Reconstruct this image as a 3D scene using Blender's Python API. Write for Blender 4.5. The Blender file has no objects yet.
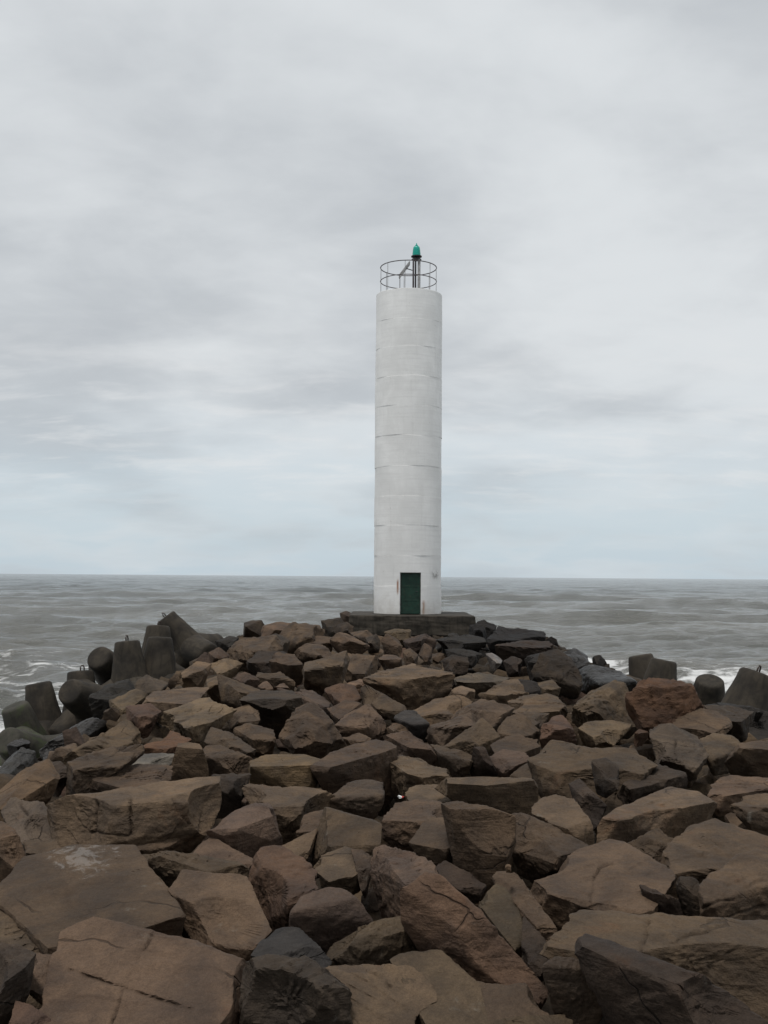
import bpy, bmesh, math, random
import numpy as np
from mathutils import Matrix, Vector

# ------------------------------------------------------------------ scene, camera, sky, sun
scene = bpy.context.scene
COL = scene.collection
rng = np.random.default_rng(7)
random.seed(7)

F_PX, W_PX, H_PX = 1100.0, 768.0, 1024.0
EYE = 1.6                       # eye height above the jetty crest
SEA = -2.6
PITCH, ROLL = math.radians(3.34), math.radians(0.43)
CAM_R = Matrix.Rotation(math.radians(90) + PITCH, 3, 'X') @ Matrix.Rotation(ROLL, 3, 'Z')

cam_data = bpy.data.cameras.new('camera')
cam_data.sensor_fit = 'AUTO'
cam_data.sensor_width = 36.0
cam_data.lens = 36.0 * F_PX / H_PX
cam_data.clip_start = 0.05
cam_data.clip_end = 60000
camera = bpy.data.objects.new('camera', cam_data)
camera.matrix_world = Matrix.Translation((0, 0, EYE)) @ CAM_R.to_4x4()
COL.objects.link(camera)
scene.camera = camera

SUN_EL, SUN_AZ = math.radians(71), math.radians(212)     # high, a little behind the camera and to the left
sun_data = bpy.data.lights.new('sun', 'SUN')
sun_data.energy = 1.5
sun_data.angle = math.radians(11)
sun_data.color = (1.0, 0.965, 0.92)
sun = bpy.data.objects.new('sun', sun_data)
sun_dir = Vector((math.sin(SUN_AZ) * math.cos(SUN_EL), math.cos(SUN_AZ) * math.cos(SUN_EL), math.sin(SUN_EL)))
sun.rotation_euler = sun_dir.to_track_quat('Z', 'Y').to_euler()
sun.location = (0, 0, 40)
COL.objects.link(sun)

vs = scene.view_settings
vs.view_transform = 'Standard'
vs.look = 'None'
vs.exposure = 0.4
vs.gamma = 1.0
vs.use_curve_mapping = False
scene.cycles.use_denoising = True
scene.cycles.max_bounces = 6
scene.cycles.diffuse_bounces = 3


class NT:
    """small helper to write node trees"""
    def __init__(self, tree):
        self.t = tree
        tree.nodes.clear()

    def n(self, kind, **kw):
        nd = self.t.nodes.new(kind)
        ins = kw.pop('ins', {})
        for k, v in kw.items():
            setattr(nd, k, v)
        for k, v in ins.items():
            s = nd.inputs[k]
            if hasattr(v, 'bl_idname') and hasattr(v, 'is_output'):
                self.t.links.new(v, s)
            else:
                s.default_value = v
        return nd

    def math(self, op, a, b=0.0, c=0.0, clamp=False):
        nd = self.n('ShaderNodeMath', operation=op, use_clamp=clamp, ins={0: a, 1: b, 2: c})
        return nd.outputs[0]

    def vmath(self, op, a, b=(0, 0, 0)):
        return self.n('ShaderNodeVectorMath', operation=op, ins={0: a, 1: b}).outputs[0]

    def noise(self, vec, scale, detail=4.0, rough=0.55, dist=0.0):
        return self.n('ShaderNodeTexNoise', ins={'Vector': vec, 'Scale': scale, 'Detail': detail, 'Roughness': rough, 'Distortion': dist}).outputs['Fac']

    def ramp(self, fac, lo, hi, a=0.0, b=1.0):
        return self.n('ShaderNodeMapRange', interpolation_type='SMOOTHSTEP', ins={'Value': fac, 'From Min': lo, 'From Max': hi, 'To Min': a, 'To Max': b}).outputs[0]

    def mix(self, fac, a, b, blend='MIX'):
        nd = self.n('ShaderNodeMix', data_type='RGBA', blend_type=blend, ins={0: fac, 6: a, 7: b})
        return nd.outputs[2]

    def link(self, a, b):
        self.t.links.new(a, b)


# ---- world: a physical sky almost wholly covered by a layered cloud deck
world = bpy.data.worlds.new('World')
scene.world = world
world.use_nodes = True
w = NT(world.node_tree)
tc = w.n('ShaderNodeTexCoord').outputs['Generated']
SKY_OFF = (33.2, 26.8, 3.0)
sep = w.n('ShaderNodeSeparateXYZ', ins={0: tc})
sky = w.n('ShaderNodeTexSky', sky_type='NISHITA', sun_disc=False, sun_elevation=SUN_EL, sun_rotation=SUN_AZ,
          air_density=1.0, dust_density=2.0, ozone_density=1.0)
zz = w.math('ABSOLUTE', sep.outputs[2])
zden = w.math('ADD', zz, 0.22)
flat = w.n('ShaderNodeCombineXYZ', ins={0: w.math('DIVIDE', sep.outputs[0], zden), 1: w.math('DIVIDE', sep.outputs[1], zden), 2: 0.0}).outputs[0]
flat = w.vmath('ADD', flat, SKY_OFF)
n_big = w.noise(flat, 1.25, 2.0, 0.45, 0.4)
n_mid = w.noise(flat, 2.9, 5.0, 0.52, 0.35)
n_fine = w.noise(w.vmath('MULTIPLY', flat, (1.0, 1.3, 1)), 8.0, 4.0, 0.55, 0.2)
dens = w.math('ADD', w.math('ADD', w.math('MULTIPLY', n_big, 0.62), w.math('MULTIPLY', n_mid, 0.29)), w.math('MULTIPLY', n_fine, 0.09))
shade = w.ramp(dens, 0.36, 0.61)
cloud = w.mix(shade, (5.10, 5.38, 5.65, 1), (7.30, 7.58, 7.75, 1))
# near the horizon the deck is thinner and the pale blue of the air shows
low = w.ramp(zz, 0.0, 0.20, 1.0, 0.0)
n_gap = w.ramp(n_mid, 0.36, 0.64, 0.55, 0.9)
pale = w.mix(0.12, (5.75, 6.85, 7.6, 1), sky.outputs[0])
cloud = w.mix(w.math('MULTIPLY', low, n_gap), cloud, pale)
n_str = w.noise(w.vmath('MULTIPLY', flat, (0.8, 1.7, 1)), 4.6, 5.0, 0.6, 0.25)
belt = w.math('MULTIPLY', w.ramp(zz, 0.03, 0.10), w.ramp(zz, 0.14, 0.26, 1.0, 0.0))
cloud = w.mix(w.math('MULTIPLY', belt, w.ramp(n_str, 0.46, 0.72, 0.0, 0.45)), cloud, (7.9, 8.0, 8.05, 1))
cover = w.mix(0.05, cloud, sky.outputs[0])
bg = w.n('ShaderNodeBackground', ins={'Color': cover, 'Strength': 0.077})
w.link(bg.outputs[0], w.n('ShaderNodeOutputWorld').inputs[0])


# ------------------------------------------------------------------ helpers
def ray(px, py):
    d = CAM_R @ Vector(((px - W_PX / 2) / F_PX, -(py - H_PX / 2) / F_PX, -1.0))
    return d / d.y


def at(px, py, depth):
    return Vector((0, 0, EYE)) + ray(px, py) * depth


_perm = np.random.default_rng(3).permutation(256)
_perm = np.concatenate([_perm, _perm, _perm])
_grad = np.random.default_rng(4).normal(size=(256, 3))
_grad /= np.linalg.norm(_grad, axis=1)[:, None]


def perlin(p):
    p = np.asarray(p, float)
    i = np.floor(p).astype(int)
    f = p - i
    u = f * f * f * (f * (f * 6 - 15) + 10)
    i &= 255
    out = 0.0
    for dx in (0, 1):
        wx = u[:, 0] if dx else 1 - u[:, 0]
        for dy in (0, 1):
            wy = u[:, 1] if dy else 1 - u[:, 1]
            for dz in (0, 1):
                wz = u[:, 2] if dz else 1 - u[:, 2]
                g = _grad[_perm[_perm[_perm[i[:, 0] + dx] + i[:, 1] + dy] + i[:, 2] + dz] & 255]
                out = out + wx * wy * wz * ((f - (dx, dy, dz)) * g).sum(1)
    return out * 1.6


def fbm(p, o=3):
    a, s, out = 1.0, 1.0, 0.0
    for k in range(o):
        out = out + a * perlin(p * s + k * 17.3)
        a *= 0.5
        s *= 2.03
    return out


def link(o, parent=None):
    COL.objects.link(o)
    if parent:
        o.parent = parent
    return o


def mesh_obj(name, verts, faces, mat, parent=None, loc=(0, 0, 0), smooth=False, attrs=None):
    me = bpy.data.meshes.new(name)
    me.from_pydata([tuple(v) for v in verts], [], [tuple(f) for f in faces])
    if smooth:
        me.polygons.foreach_set('use_smooth', np.ones(len(me.polygons), bool))
    for k, v in (attrs or {}).items():
        a = me.attributes.new(k, 'FLOAT', 'POINT')
        a.data.foreach_set('value', np.asarray(v, np.float32))
    me.materials.append(mat)
    o = bpy.data.objects.new(name, me)
    o.location = loc
    return link(o, parent)


def bm_obj(name, bm, mat, parent=None, loc=(0, 0, 0), smooth=False):
    me = bpy.data.meshes.new(name)
    bm.normal_update()
    bm.to_mesh(me)
    bm.free()
    if smooth:
        me.polygons.foreach_set('use_smooth', np.ones(len(me.polygons), bool))
    me.materials.append(mat)
    o = bpy.data.objects.new(name, me)
    o.location = loc
    return link(o, parent)


def tag(o, label=None, cat=None, group=None, kind=None):
    for k, v in (('label', label), ('category', cat), ('group', group), ('kind', kind)):
        if v:
            o[k] = v
    return o


def empty(name, loc):
    o = bpy.data.objects.new(name, None)
    o.location = loc
    o.empty_display_size = 0.2
    return link(o)


def tube(bm, pts, r, seg=8, closed=False):
    pts = [Vector(p) for p in pts]
    n = len(pts)
    rings = []
    for i, p in enumerate(pts):
        a = pts[(i - 1) % n] if (closed or i > 0) else p
        b = pts[(i + 1) % n] if (closed or i < n - 1) else p
        t = (b - a).normalized()
        up = Vector((0, 0, 1)) if abs(t.z) < 0.9 else Vector((1, 0, 0))
        s = t.cross(up).normalized()
        q = s.cross(t)
        rr = r[i] if isinstance(r, (list, tuple)) else r
        rings.append([bm.verts.new(p + (s * math.cos(k * 2 * math.pi / seg) + q * math.sin(k * 2 * math.pi / seg)) * rr) for k in range(seg)])
    for i in range(n if closed else n - 1):
        A, B = rings[i], rings[(i + 1) % n]
        for k in range(seg):
            bm.faces.new((A[k], A[(k + 1) % seg], B[(k + 1) % seg], B[k]))
    if not closed:
        bm.faces.new(rings[0][::-1])
        bm.faces.new(rings[-1])


def box(bm, c, s, rot=None, bevel=0.0):
    m = Matrix.Translation(c) @ (rot.to_4x4() if rot else Matrix.Identity(4)) @ Matrix.Diagonal((*s, 1))
    g = bmesh.ops.create_cube(bm, size=1.0, matrix=m)
    if bevel:
        es = list({e for v in g['verts'] for e in v.link_edges})
        bmesh.ops.bevel(bm, geom=es, offset=bevel, segments=2, affect='EDGES', profile=0.5)


def lathe(bm, prof, seg=48, a0=0.0, a1=2 * math.pi, c=(0, 0), closed_prof=True, jitter=None):
    """sweep a closed (r, z) profile about the z axis; part sweeps are capped"""
    full = abs(a1 - a0 - 2 * math.pi) < 1e-6
    m = seg if full else seg + 1
    rings = []
    for k in range(m):
        a = a0 + (a1 - a0) * k / seg
        rings.append([bm.verts.new((c[0] + (r + (jitter(a, z) if jitter else 0)) * math.sin(a), c[1] - (r + (jitter(a, z) if jitter else 0)) * math.cos(a), z)) for r, z in prof])
    n = len(prof)
    for k in range(seg):
        A, B = rings[k], rings[(k + 1) % m]
        for i in range(n if closed_prof else n - 1):
            j = (i + 1) % n
            bm.faces.new((A[i], B[i], B[j], A[j]))
    if not full and closed_prof:
        bm.faces.new(rings[0])
        bm.faces.new(rings[-1][::-1])


# ------------------------------------------------------------------ materials
def new_mat(name):
    m = bpy.data.materials.new(name)
    m.use_nodes = True
    return m, NT(m.node_tree)


def finish(t, color, rough, normal=None, spec=0.35, metallic=0.0):
    ins = {'Base Color': color, 'Roughness': rough, 'Specular IOR Level': spec, 'Metallic': metallic}
    if normal is not None:
        ins['Normal'] = normal
    p = t.n('ShaderNodeBsdfPrincipled', ins=ins)
    t.link(p.outputs[0], t.n('ShaderNodeOutputMaterial').inputs[0])


def rock_material(name, per_object=True, wet=False):
    m, t = new_mat(name)
    oi = t.n('ShaderNodeObjectInfo')
    obc = t.n('ShaderNodeTexCoord').outputs['Object']
    off = t.n('ShaderNodeCombineXYZ', ins={0: t.math('MULTIPLY', oi.outputs['Random'], 91.0), 1: t.math('MULTIPLY', oi.outputs['Random'], 37.0), 2: t.math('MULTIPLY', oi.outputs['Random'], 53.0)}).outputs[0]
    v = t.vmath('ADD', obc, off)
    if per_object:
        base = oi.outputs['Color']
    else:
        at_ = t.n('ShaderNodeAttribute', attribute_name='tint').outputs['Fac']
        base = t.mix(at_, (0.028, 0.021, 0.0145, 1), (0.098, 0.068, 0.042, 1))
    blotch = t.noise(v, 2.6, 5.0, 0.6, 0.6)
    grain = t.noise(v, 46.0, 4.0, 0.65)
    speck = t.noise(v, 150.0, 2.0, 0.6)
    streak = t.noise(t.vmath('MULTIPLY', v, (1.0, 1.3, 7.0)), 2.4, 5.0, 0.6, 0.8)
    col = t.mix(t.ramp(blotch, 0.32, 0.70), t.mix(1.0, base, (0.60, 0.60, 0.62, 1), 'MULTIPLY'), t.mix(1.0, base, (1.28, 1.24, 1.18, 1), 'MULTIPLY'))
    col = t.mix(t.ramp(streak, 0.52, 0.72, 0.0, 0.5), col, t.mix(1.0, base, (0.55, 0.50, 0.47, 1), 'MULTIPLY'))
    # rusty and lichen-grey stains with shapes of their own
    stain = t.ramp(t.noise(t.vmath('ADD', v, (11, 5, 2)), 1.7, 6.0, 0.65, 0.9), 0.60, 0.74, 0.0, 0.40)
    col = t.mix(stain, col, t.mix(1.0, base, (1.25, 0.82, 0.55, 1), 'MULTIPLY'))
    lich = t.ramp(t.noise(t.vmath('ADD', v, (3, 15, 8)), 4.2, 7.0, 0.7, 0.4), 0.63, 0.73, 0.0, 0.30)
    col = t.mix(lich, col, (0.20, 0.19, 0.165, 1))
    g = t.math('ADD', t.math('MULTIPLY', grain, 0.45), t.math('MULTIPLY', speck, 0.55))
    col = t.mix(1.0, col, t.n('ShaderNodeCombineColor', ins={0: t.ramp(g, 0.25, 0.75, 0.72, 1.28), 1: t.ramp(g, 0.25, 0.75, 0.72, 1.28), 2: t.ramp(g, 0.25, 0.75, 0.72, 1.28)}).outputs[0], 'MULTIPLY')
    # thin joints in the stone
    warp = t.vmath('ADD', v, t.vmath('MULTIPLY', t.n('ShaderNodeTexNoise', ins={'Vector': v, 'Scale': 2.2, 'Detail': 4.0}).outputs['Color'], (0.3, 0.3, 0.3)))
    vor = t.n('ShaderNodeTexVoronoi', feature='DISTANCE_TO_EDGE', ins={'Vector': t.vmath('MULTIPLY', warp, (1.0, 1.0, 1.6)), 'Scale': 1.2}).outputs['Distance']
    gate = t.ramp(t.noise(v, 1.3, 2.0), 0.55, 0.63)
    crack = t.math('MULTIPLY', t.ramp(vor, 0.0, 0.010, 1.0, 0.0), gate)
    cut = t.n('ShaderNodeAttribute', attribute_name='crack').outputs['Fac']
    crack_all = t.math('MAXIMUM', t.math('MULTIPLY', crack, 0.65), cut, clamp=True)
    col = t.mix(t.math('MULTIPLY', crack_all, 0.72), col, t.mix(1.0, base, (0.25, 0.23, 0.22, 1), 'MULTIPLY'))
    gu = t.n('ShaderNodeAttribute', attribute_name='guano').outputs['Fac']
    gun = t.ramp(t.math('ADD', t.math('MULTIPLY', gu, 0.20), t.noise(v, 13.0, 7.0, 0.72, 0.6)), 0.60, 0.72, 0.0, 0.22)
    gun = t.math('MULTIPLY', gun, t.ramp(gu, 0.02, 0.2))
    col = t.mix(gun, col, (0.42, 0.40, 0.38, 1))
    # relief
    chip = t.n('ShaderNodeTexVoronoi', feature='F1', ins={'Vector': warp, 'Scale': 7.0}).outputs['Distance']
    hgt = t.math('ADD', t.math('MULTIPLY', t.noise(v, 7.0, 8.0, 0.62, 0.3), 0.050), t.math('MULTIPLY', grain, 0.007))
    hgt = t.math('ADD', hgt, t.math('MULTIPLY', chip, 0.012))
    hgt = t.math('ADD', hgt, t.math('MULTIPLY', streak, 0.020))
    hgt = t.math('SUBTRACT', hgt, t.math('MULTIPLY', crack, 0.020))
    bmp = t.n('ShaderNodeBump', ins={'Strength': 0.85, 'Distance': 1.0, 'Height': hgt}).outputs[0]
    rough = t.ramp(blotch, 0.3, 0.7, 0.32, 0.60) if wet else t.ramp(blotch, 0.3, 0.7, 0.72, 0.92)
    finish(t, col, rough, bmp, 0.35 if wet else 0.2)
    return m


M_ROCK = rock_material('jetty_stone')
M_WET = rock_material('wet_stone', wet=True)
M_RUBBLE = rock_material('rubble_stone', per_object=False)


def concrete_material(name, c0, c1, moss=0.0, rough=0.85):
    m, t = new_mat(name)
    v = t.vmath('ADD', t.n('ShaderNodeTexCoord').outputs['Object'], t.vmath('MULTIPLY', t.n('ShaderNodeObjectInfo').outputs['Location'], (0.7, 0.3, 0.5)))
    a = t.noise(v, 2.2, 7.0, 0.65, 0.5)
    col = t.mix(t.ramp(a, 0.3, 0.7), c0, c1)
    drip = t.noise(t.vmath('MULTIPLY', v, (5.0, 5.0, 0.7)), 1.6, 5.0, 0.6, 0.3)
    col = t.mix(t.ramp(drip, 0.45, 0.70, 0.0, 0.55), col, t.mix(1.0, c0, (0.5, 0.5, 0.5, 1), 'MULTIPLY'))
    if moss:
        mo = t.ramp(t.noise(v, 3.0, 6.0, 0.6), 0.5, 0.62, 0.0, moss)
        col = t.mix(mo, col, (0.05, 0.075, 0.02, 1))
    g = t.noise(v, 70.0, 3.0, 0.6)
    pits = t.n('ShaderNodeTexVoronoi', feature='F1', ins={'Vector': v, 'Scale': 26.0}).outputs['Distance']
    hgt = t.math('ADD', t.math('MULTIPLY', a, 0.03), t.math('ADD', t.math('MULTIPLY', g, 0.006), t.math('MULTIPLY', t.ramp(pits, 0.0, 0.2), 0.008)))
    bmp = t.n('ShaderNodeBump', ins={'Strength': 0.7, 'Distance': 1.0, 'Height': hgt}).outputs[0]
    finish(t, col, rough, bmp, 0.3)
    return m


M_TETRA = concrete_material('weathered_concrete', (0.017, 0.014, 0.011, 1), (0.052, 0.042, 0.030, 1))
M_TETRA_MOSS = concrete_material('mossy_concrete', (0.030, 0.028, 0.022, 1), (0.060, 0.054, 0.042, 1), moss=0.35)
M_SLAB = concrete_material('plinth_concrete', (0.022, 0.019, 0.015, 1), (0.066, 0.055, 0.042, 1))

# painted concrete of the tower
M_TOWER, t = new_mat('white_painted_concrete')
g_ = t.n('ShaderNodeNewGeometry').outputs['Position']
a = t.noise(t.vmath('MULTIPLY', g_, (1.0, 1.0, 0.55)), 1.1, 6.0, 0.6, 0.4)
col = t.mix(t.ramp(a, 0.30, 0.72), (0.755, 0.75, 0.735, 1), (0.86, 0.855, 0.84, 1))
band = t.noise(t.vmath('MULTIPLY', g_, (0.35, 0.35, 6.0)), 1.6, 4.0, 0.6, 0.15)
col = t.mix(t.ramp(band, 0.42, 0.72, 0.0, 0.34), col, (0.66, 0.65, 0.635, 1))
run = t.noise(t.vmath('MULTIPLY', g_, (3.2, 3.2, 0.22)), 1.7, 5.0, 0.6, 0.2)
col = t.mix(t.ramp(run, 0.54, 0.78, 0.0, 0.26), col, (0.56, 0.55, 0.53, 1))
dirt = t.ramp(t.noise(g_, 5.5, 7.0, 0.7, 0.3), 0.64, 0.72, 0.0, 0.55)
col = t.mix(dirt, col, (0.42, 0.40, 0.37, 1))
rust = t.n('ShaderNodeAttribute', attribute_name='rust').outputs['Fac']
rn = t.math('MULTIPLY', rust, t.ramp(t.noise(t.vmath('MULTIPLY', g_, (6, 6, 1.2)), 3.0, 5.0, 0.6), 0.25, 0.55, 0.35, 1.0))
col = t.mix(rn, col, (0.26, 0.085, 0.018, 1))
soot = t.n('ShaderNodeAttribute', attribute_name='soot').outputs['Fac']
col = t.mix(t.math('MULTIPLY', soot, t.ramp(t.noise(g_, 9.0, 4.0), 0.35, 0.6)), col, (0.22, 0.21, 0.20, 1))
foot = t.ramp(t.math('ADD', t.n('ShaderNodeSeparateXYZ', ins={0: g_}).outputs[2], t.math('MULTIPLY', t.noise(g_, 2.5, 5.0), -1.6)), -0.9, 0.1, 0.5, 0.0)
col = t.mix(foot, col, (0.36, 0.32, 0.27, 1))
hg = t.math('ADD', t.math('MULTIPLY', t.noise(g_, 3.0, 6.0), 0.02), t.math('MULTIPLY', t.noise(g_, 40.0, 3.0), 0.004))
finish(t, col, 0.7, t.n('ShaderNodeBump', ins={'Strength': 0.5, 'Distance': 1.0, 'Height': hg}).outputs[0], 0.3)


def paint(name, c, rough=0.5, metal=0.0, var=0.35, rusty=0.0):
    m, t = new_mat(name)
    v = t.n('ShaderNodeTexCoord').outputs['Object']
    a = t.noise(v, 4.0, 6.0, 0.65, 0.3)
    lo = tuple(x * (1 - var) for x in c) + (1,)
    hi = tuple(min(1, x * (1 + var)) for x in c) + (1,)
    col = t.mix(t.ramp(a, 0.3, 0.7), lo, hi)
    if rusty:
        col = t.mix(t.ramp(t.noise(v, 9.0, 6.0, 0.7), 0.55, 0.68, 0.0, rusty), col, (0.16, 0.06, 0.025, 1))
    finish(t, col, rough, t.n('ShaderNodeBump', ins={'Strength': 0.3, 'Distance': 1.0, 'Height': t.math('MULTIPLY', t.noise(v, 30.0, 3.0), 0.004)}).outputs[0], 0.4, metal)
    return m


M_DOOR = paint('dark_green_paint', (0.006, 0.032, 0.020), 0.55, rusty=0.15)
M_FRAME = paint('door_frame_steel', (0.05, 0.06, 0.05), 0.6, rusty=0.5)
M_RAIL = paint('weathered_rail_steel', (0.085, 0.075, 0.080), 0.6, 0.2, rusty=0.5)
M_MAST = paint('galvanised_steel', (0.30, 0.295, 0.29), 0.5, 0.3, rusty=0.25)
M_DARK = paint('dark_steel', (0.035, 0.033, 0.036), 0.5, 0.3, rusty=0.3)
M_PANEL = paint('solar_cells', (0.03, 0.035, 0.055), 0.25)
M_LAMP = paint('green_lantern_lens', (0.006, 0.30, 0.235), 0.25, var=0.15)
M_IRON = paint('rusty_iron', (0.035, 0.022, 0.016), 0.85, rusty=0.5)
M_WHITE = paint('white_plastic', (0.75, 0.74, 0.72), 0.4)
M_RED = paint('red_plastic', (0.45, 0.04, 0.03), 0.4)


# ------------------------------------------------------------------ the sea
def wave_h(x, y):
    d = np.hypot(x, y)
    p = lambda s, o: np.stack([x * s + o, y * s - o, np.full_like(x, o * 1.7)], 1)
    ph = perlin(p(0.012, 3.3)) * 2.6 + perlin(p(0.035, 9.1)) * 0.9
    z = 0
    for A, L, ang, q in ((0.26, 34, 95, 1), (0.20, 21, 85, 2), (0.17, 13.5, 100, 3), (0.14, 8.3, 76, 4), (0.11, 5.2, 110, 5), (0.07, 3.1, 88, 6)):
        k = 2 * math.pi / L
        th = (math.cos(math.radians(ang)) * x + math.sin(math.radians(ang)) * y) * k + ph * (1 + 0.55 * q) + q + perlin(p(1.1 / L, q * 3.7)) * 2.2
        amp = 0.35 + 1.3 * np.clip(perlin(p(0.55 / L, q * 5.1)) + 0.30, 0, 1)
        lod = np.clip(L * 48 / np.maximum(d, 1), 0, 1) ** 1.5
        z = z + A * amp * lod * (1 - 2 * np.abs(np.sin(th / 2)) ** 1.15)
    z = z + 0.15 * fbm(p(0.5, 1.0), 3) * np.clip(80 / np.maximum(d, 1), 0, 1)
    # longer swells rolling in, the largest to the right of the tower
    for yc, A, x0, x1, sl in ((112, 1.35, 6, 95, 0.07), (78, 0.55, 14, 70, -0.05), (158, 0.9, -30, 90, 0.05), (215, 0.9, -110, 60, -0.04), (96, 0.5, -90, -14, 0.06), (64, 0.45, -60, -16, -0.04), (290, 0.9, -80, 120, 0.03)):
        c = yc + sl * x + 3.5 * perlin(p(0.025, yc * 0.1))
        m_ = np.clip((x - x0) / 14, 0, 1) * np.clip((x1 - x) / 18, 0, 1)
        z = z + A * np.exp(-(((y - c) / np.where(y > c, 10.0, 3.4)) ** 2)) * m_ * (0.75 + 0.5 * perlin(p(0.05, yc * 0.37)))
    return z


def half_width(y):
    """half width of the mound at the waterline and its head"""
    return np.where(y < 50, 9.3 - 0.6 * np.exp(-((y - 20) / 12.0) ** 2), 9.3)


rows = np.concatenate([np.linspace(-60, 18, 40), np.linspace(18.4, 90, 270), np.geomspace(90.5, 2600, 330), np.geomspace(2700, 14000, 30)])
tt = np.linspace(-1, 1, 291)
tt = np.sign(tt) * np.abs(tt) ** 1.35
X = tt[None, :] * (0.50 * np.abs(rows)[:, None] + 32)
Y = np.repeat(rows[:, None], len(tt), 1)
xf, yf = X.ravel(), Y.ravel()
zf = wave_h(xf, yf) + SEA
p3 = np.stack([xf, yf, zf * 0], 1)
inside = np.maximum(np.abs(xf) - half_width(yf), (yf - 57))
edge = np.where((yf > 52), np.hypot(np.maximum(np.abs(xf) - 6.5, 0), np.maximum(yf - 52, 0)) - 3.0, np.abs(xf) - 9.0)
wash = 0.85 * np.exp(-np.clip(edge - 1.0, 0, None) / 4.5)
patch = np.exp(-((xf + 18) / 10.0) ** 2 - ((yf - 46) / 17.0) ** 2) * 0.50 + np.exp(-((xf - 15) / 9.0) ** 2 - ((yf - 44) / 9.0) ** 2) * 0.85
streaky = fbm(np.stack([xf * 0.16, yf * 0.30, xf * 0], 1), 4) * 0.5 + 0.5
crest = np.clip((zf - SEA - 0.55) * 1.3, 0, 1) * np.clip(1.4 - yf / 150, 0, 1)
foam = np.clip(np.maximum(wash, patch) * (0.35 + 0.9 * streaky) + crest * 0.85 * streaky, 0, 1)
nr, nc = X.shape
idx = np.arange(nr * nc).reshape(nr, nc)
quads = np.stack([idx[:-1, :-1].ravel(), idx[:-1, 1:].ravel(), idx[1:, 1:].ravel(), idx[1:, :-1].ravel()], 1)

M_SEA, t = new_mat('sea_water')
pos = t.n('ShaderNodeNewGeometry').outputs['Position']
fo = t.n('ShaderNodeAttribute', attribute_name='foam').outputs['Fac']
big = t.noise(t.vmath('MULTIPLY', pos, (0.010, 0.03, 0.0)), 1.0, 4.0, 0.6)
silt = t.ramp(t.n('ShaderNodeVectorMath', operation='LENGTH', ins={0: pos}).outputs['Value'], 40.0, 420.0)
water = t.mix(silt, t.mix(t.ramp(big, 0.35, 0.65), (0.092, 0.094, 0.084, 1), (0.138, 0.133, 0.115, 1)), (0.062, 0.074, 0.074, 1))
lace = t.noise(t.vmath('MULTIPLY', pos, (0.55, 0.9, 0.5)), 1.6, 8.0, 0.68, 0.9)
lace2 = t.n('ShaderNodeTexVoronoi', feature='DISTANCE_TO_EDGE', ins={'Vector': t.vmath('ADD', t.vmath('MULTIPLY', pos, (0.7, 1.1, 0.3)), t.vmath('MULTIPLY', t.n('ShaderNodeTexNoise', ins={'Vector': pos, 'Scale': 0.8, 'Detail': 4.0}).outputs['Color'], (1.2, 1.2, 0))), 'Scale': 0.9}).outputs['Distance']
net = t.ramp(lace2, 0.0, 0.22, 0.30, 0.0)
fm = t.ramp(t.math('ADD', t.math('ADD', fo, net), t.math('MULTIPLY', t.math('SUBTRACT', lace, 0.5), 1.5)), 0.55, 0.98)
fm = t.math('MULTIPLY', fm, t.ramp(fo, 0.10, 0.35))
colr = t.mix(t.math('MULTIPLY', fm, 0.92), water, (0.80, 0.80, 0.79, 1))
rip = t.math('ADD', t.math('MULTIPLY', t.noise(t.vmath('MULTIPLY', pos, (0.8, 1.3, 1.0)), 1.0, 7.0, 0.66, 0.4), 0.48), t.math('MULTIPLY', t.noise(t.vmath('MULTIPLY', pos, (1.0, 1.7, 1.0)), 4.0, 5.0, 0.66), 0.085))
rip2 = t.math('ADD', rip, t.math('MULTIPLY', t.noise(t.vmath('MULTIPLY', pos, (0.16, 0.26, 1.0)), 1.0, 5.0, 0.6, 0.3), 1.0))
hgt = t.math('ADD', rip2, t.math('MULTIPLY', fm, 0.06))
rgh = t.ramp(fm, 0.0, 1.0, 0.14, 0.8)
finish(t, colr, rgh, t.n('ShaderNodeBump', ins={'Strength': 1.0, 'Distance': 1.0, 'Height': hgt}).outputs[0], 0.36)
sea = mesh_obj('sea', np.stack([xf, yf, zf], 1), quads, M_SEA, smooth=True, attrs={'foam': foam})
tag(sea, 'choppy grey-green sea with foam washing along the jetty', kind='structure')


# ------------------------------------------------------------------ the mound below the boulders
def mound(x, y):
    """height of the crest surface that the boulders make up"""
    x, y = np.asarray(x, float), np.asarray(y, float)
    hw = 5.0 + 0.9 * np.clip((y - 30) / 12, 0, 1)
    side = np.clip(np.abs(x - 0.4) - hw + np.where(x < 0, 0.75 * np.clip((26 - y) / 10, 0, 1), 0), 0, None)
    end = np.clip(y - 50.5, 0, None)
    return -0.25 * np.clip((y - 24) / 14, 0, 1) - 0.62 * np.hypot(side, end) - 0.02 * side ** 2


gx = np.linspace(-11, 12, 100)
gy = np.linspace(-8, 59, 240)
GX, GY = np.meshgrid(gx, gy)
gz = mound(GX.ravel(), GY.ravel()) - 1.0 + 0.28 * fbm(np.stack([GX.ravel() * 0.9, GY.ravel() * 0.9, GX.ravel() * 0], 1), 4)
gi = np.arange(GX.size).reshape(GX.shape)
gq = np.stack([gi[:-1, :-1].ravel(), gi[:-1, 1:].ravel(), gi[1:, 1:].ravel(), gi[1:, :-1].ravel()], 1)
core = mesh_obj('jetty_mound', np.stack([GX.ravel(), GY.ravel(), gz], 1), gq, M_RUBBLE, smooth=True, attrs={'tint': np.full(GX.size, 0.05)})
tag(core, 'dark rubble core of the jetty under the boulders', kind='structure')


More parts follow.
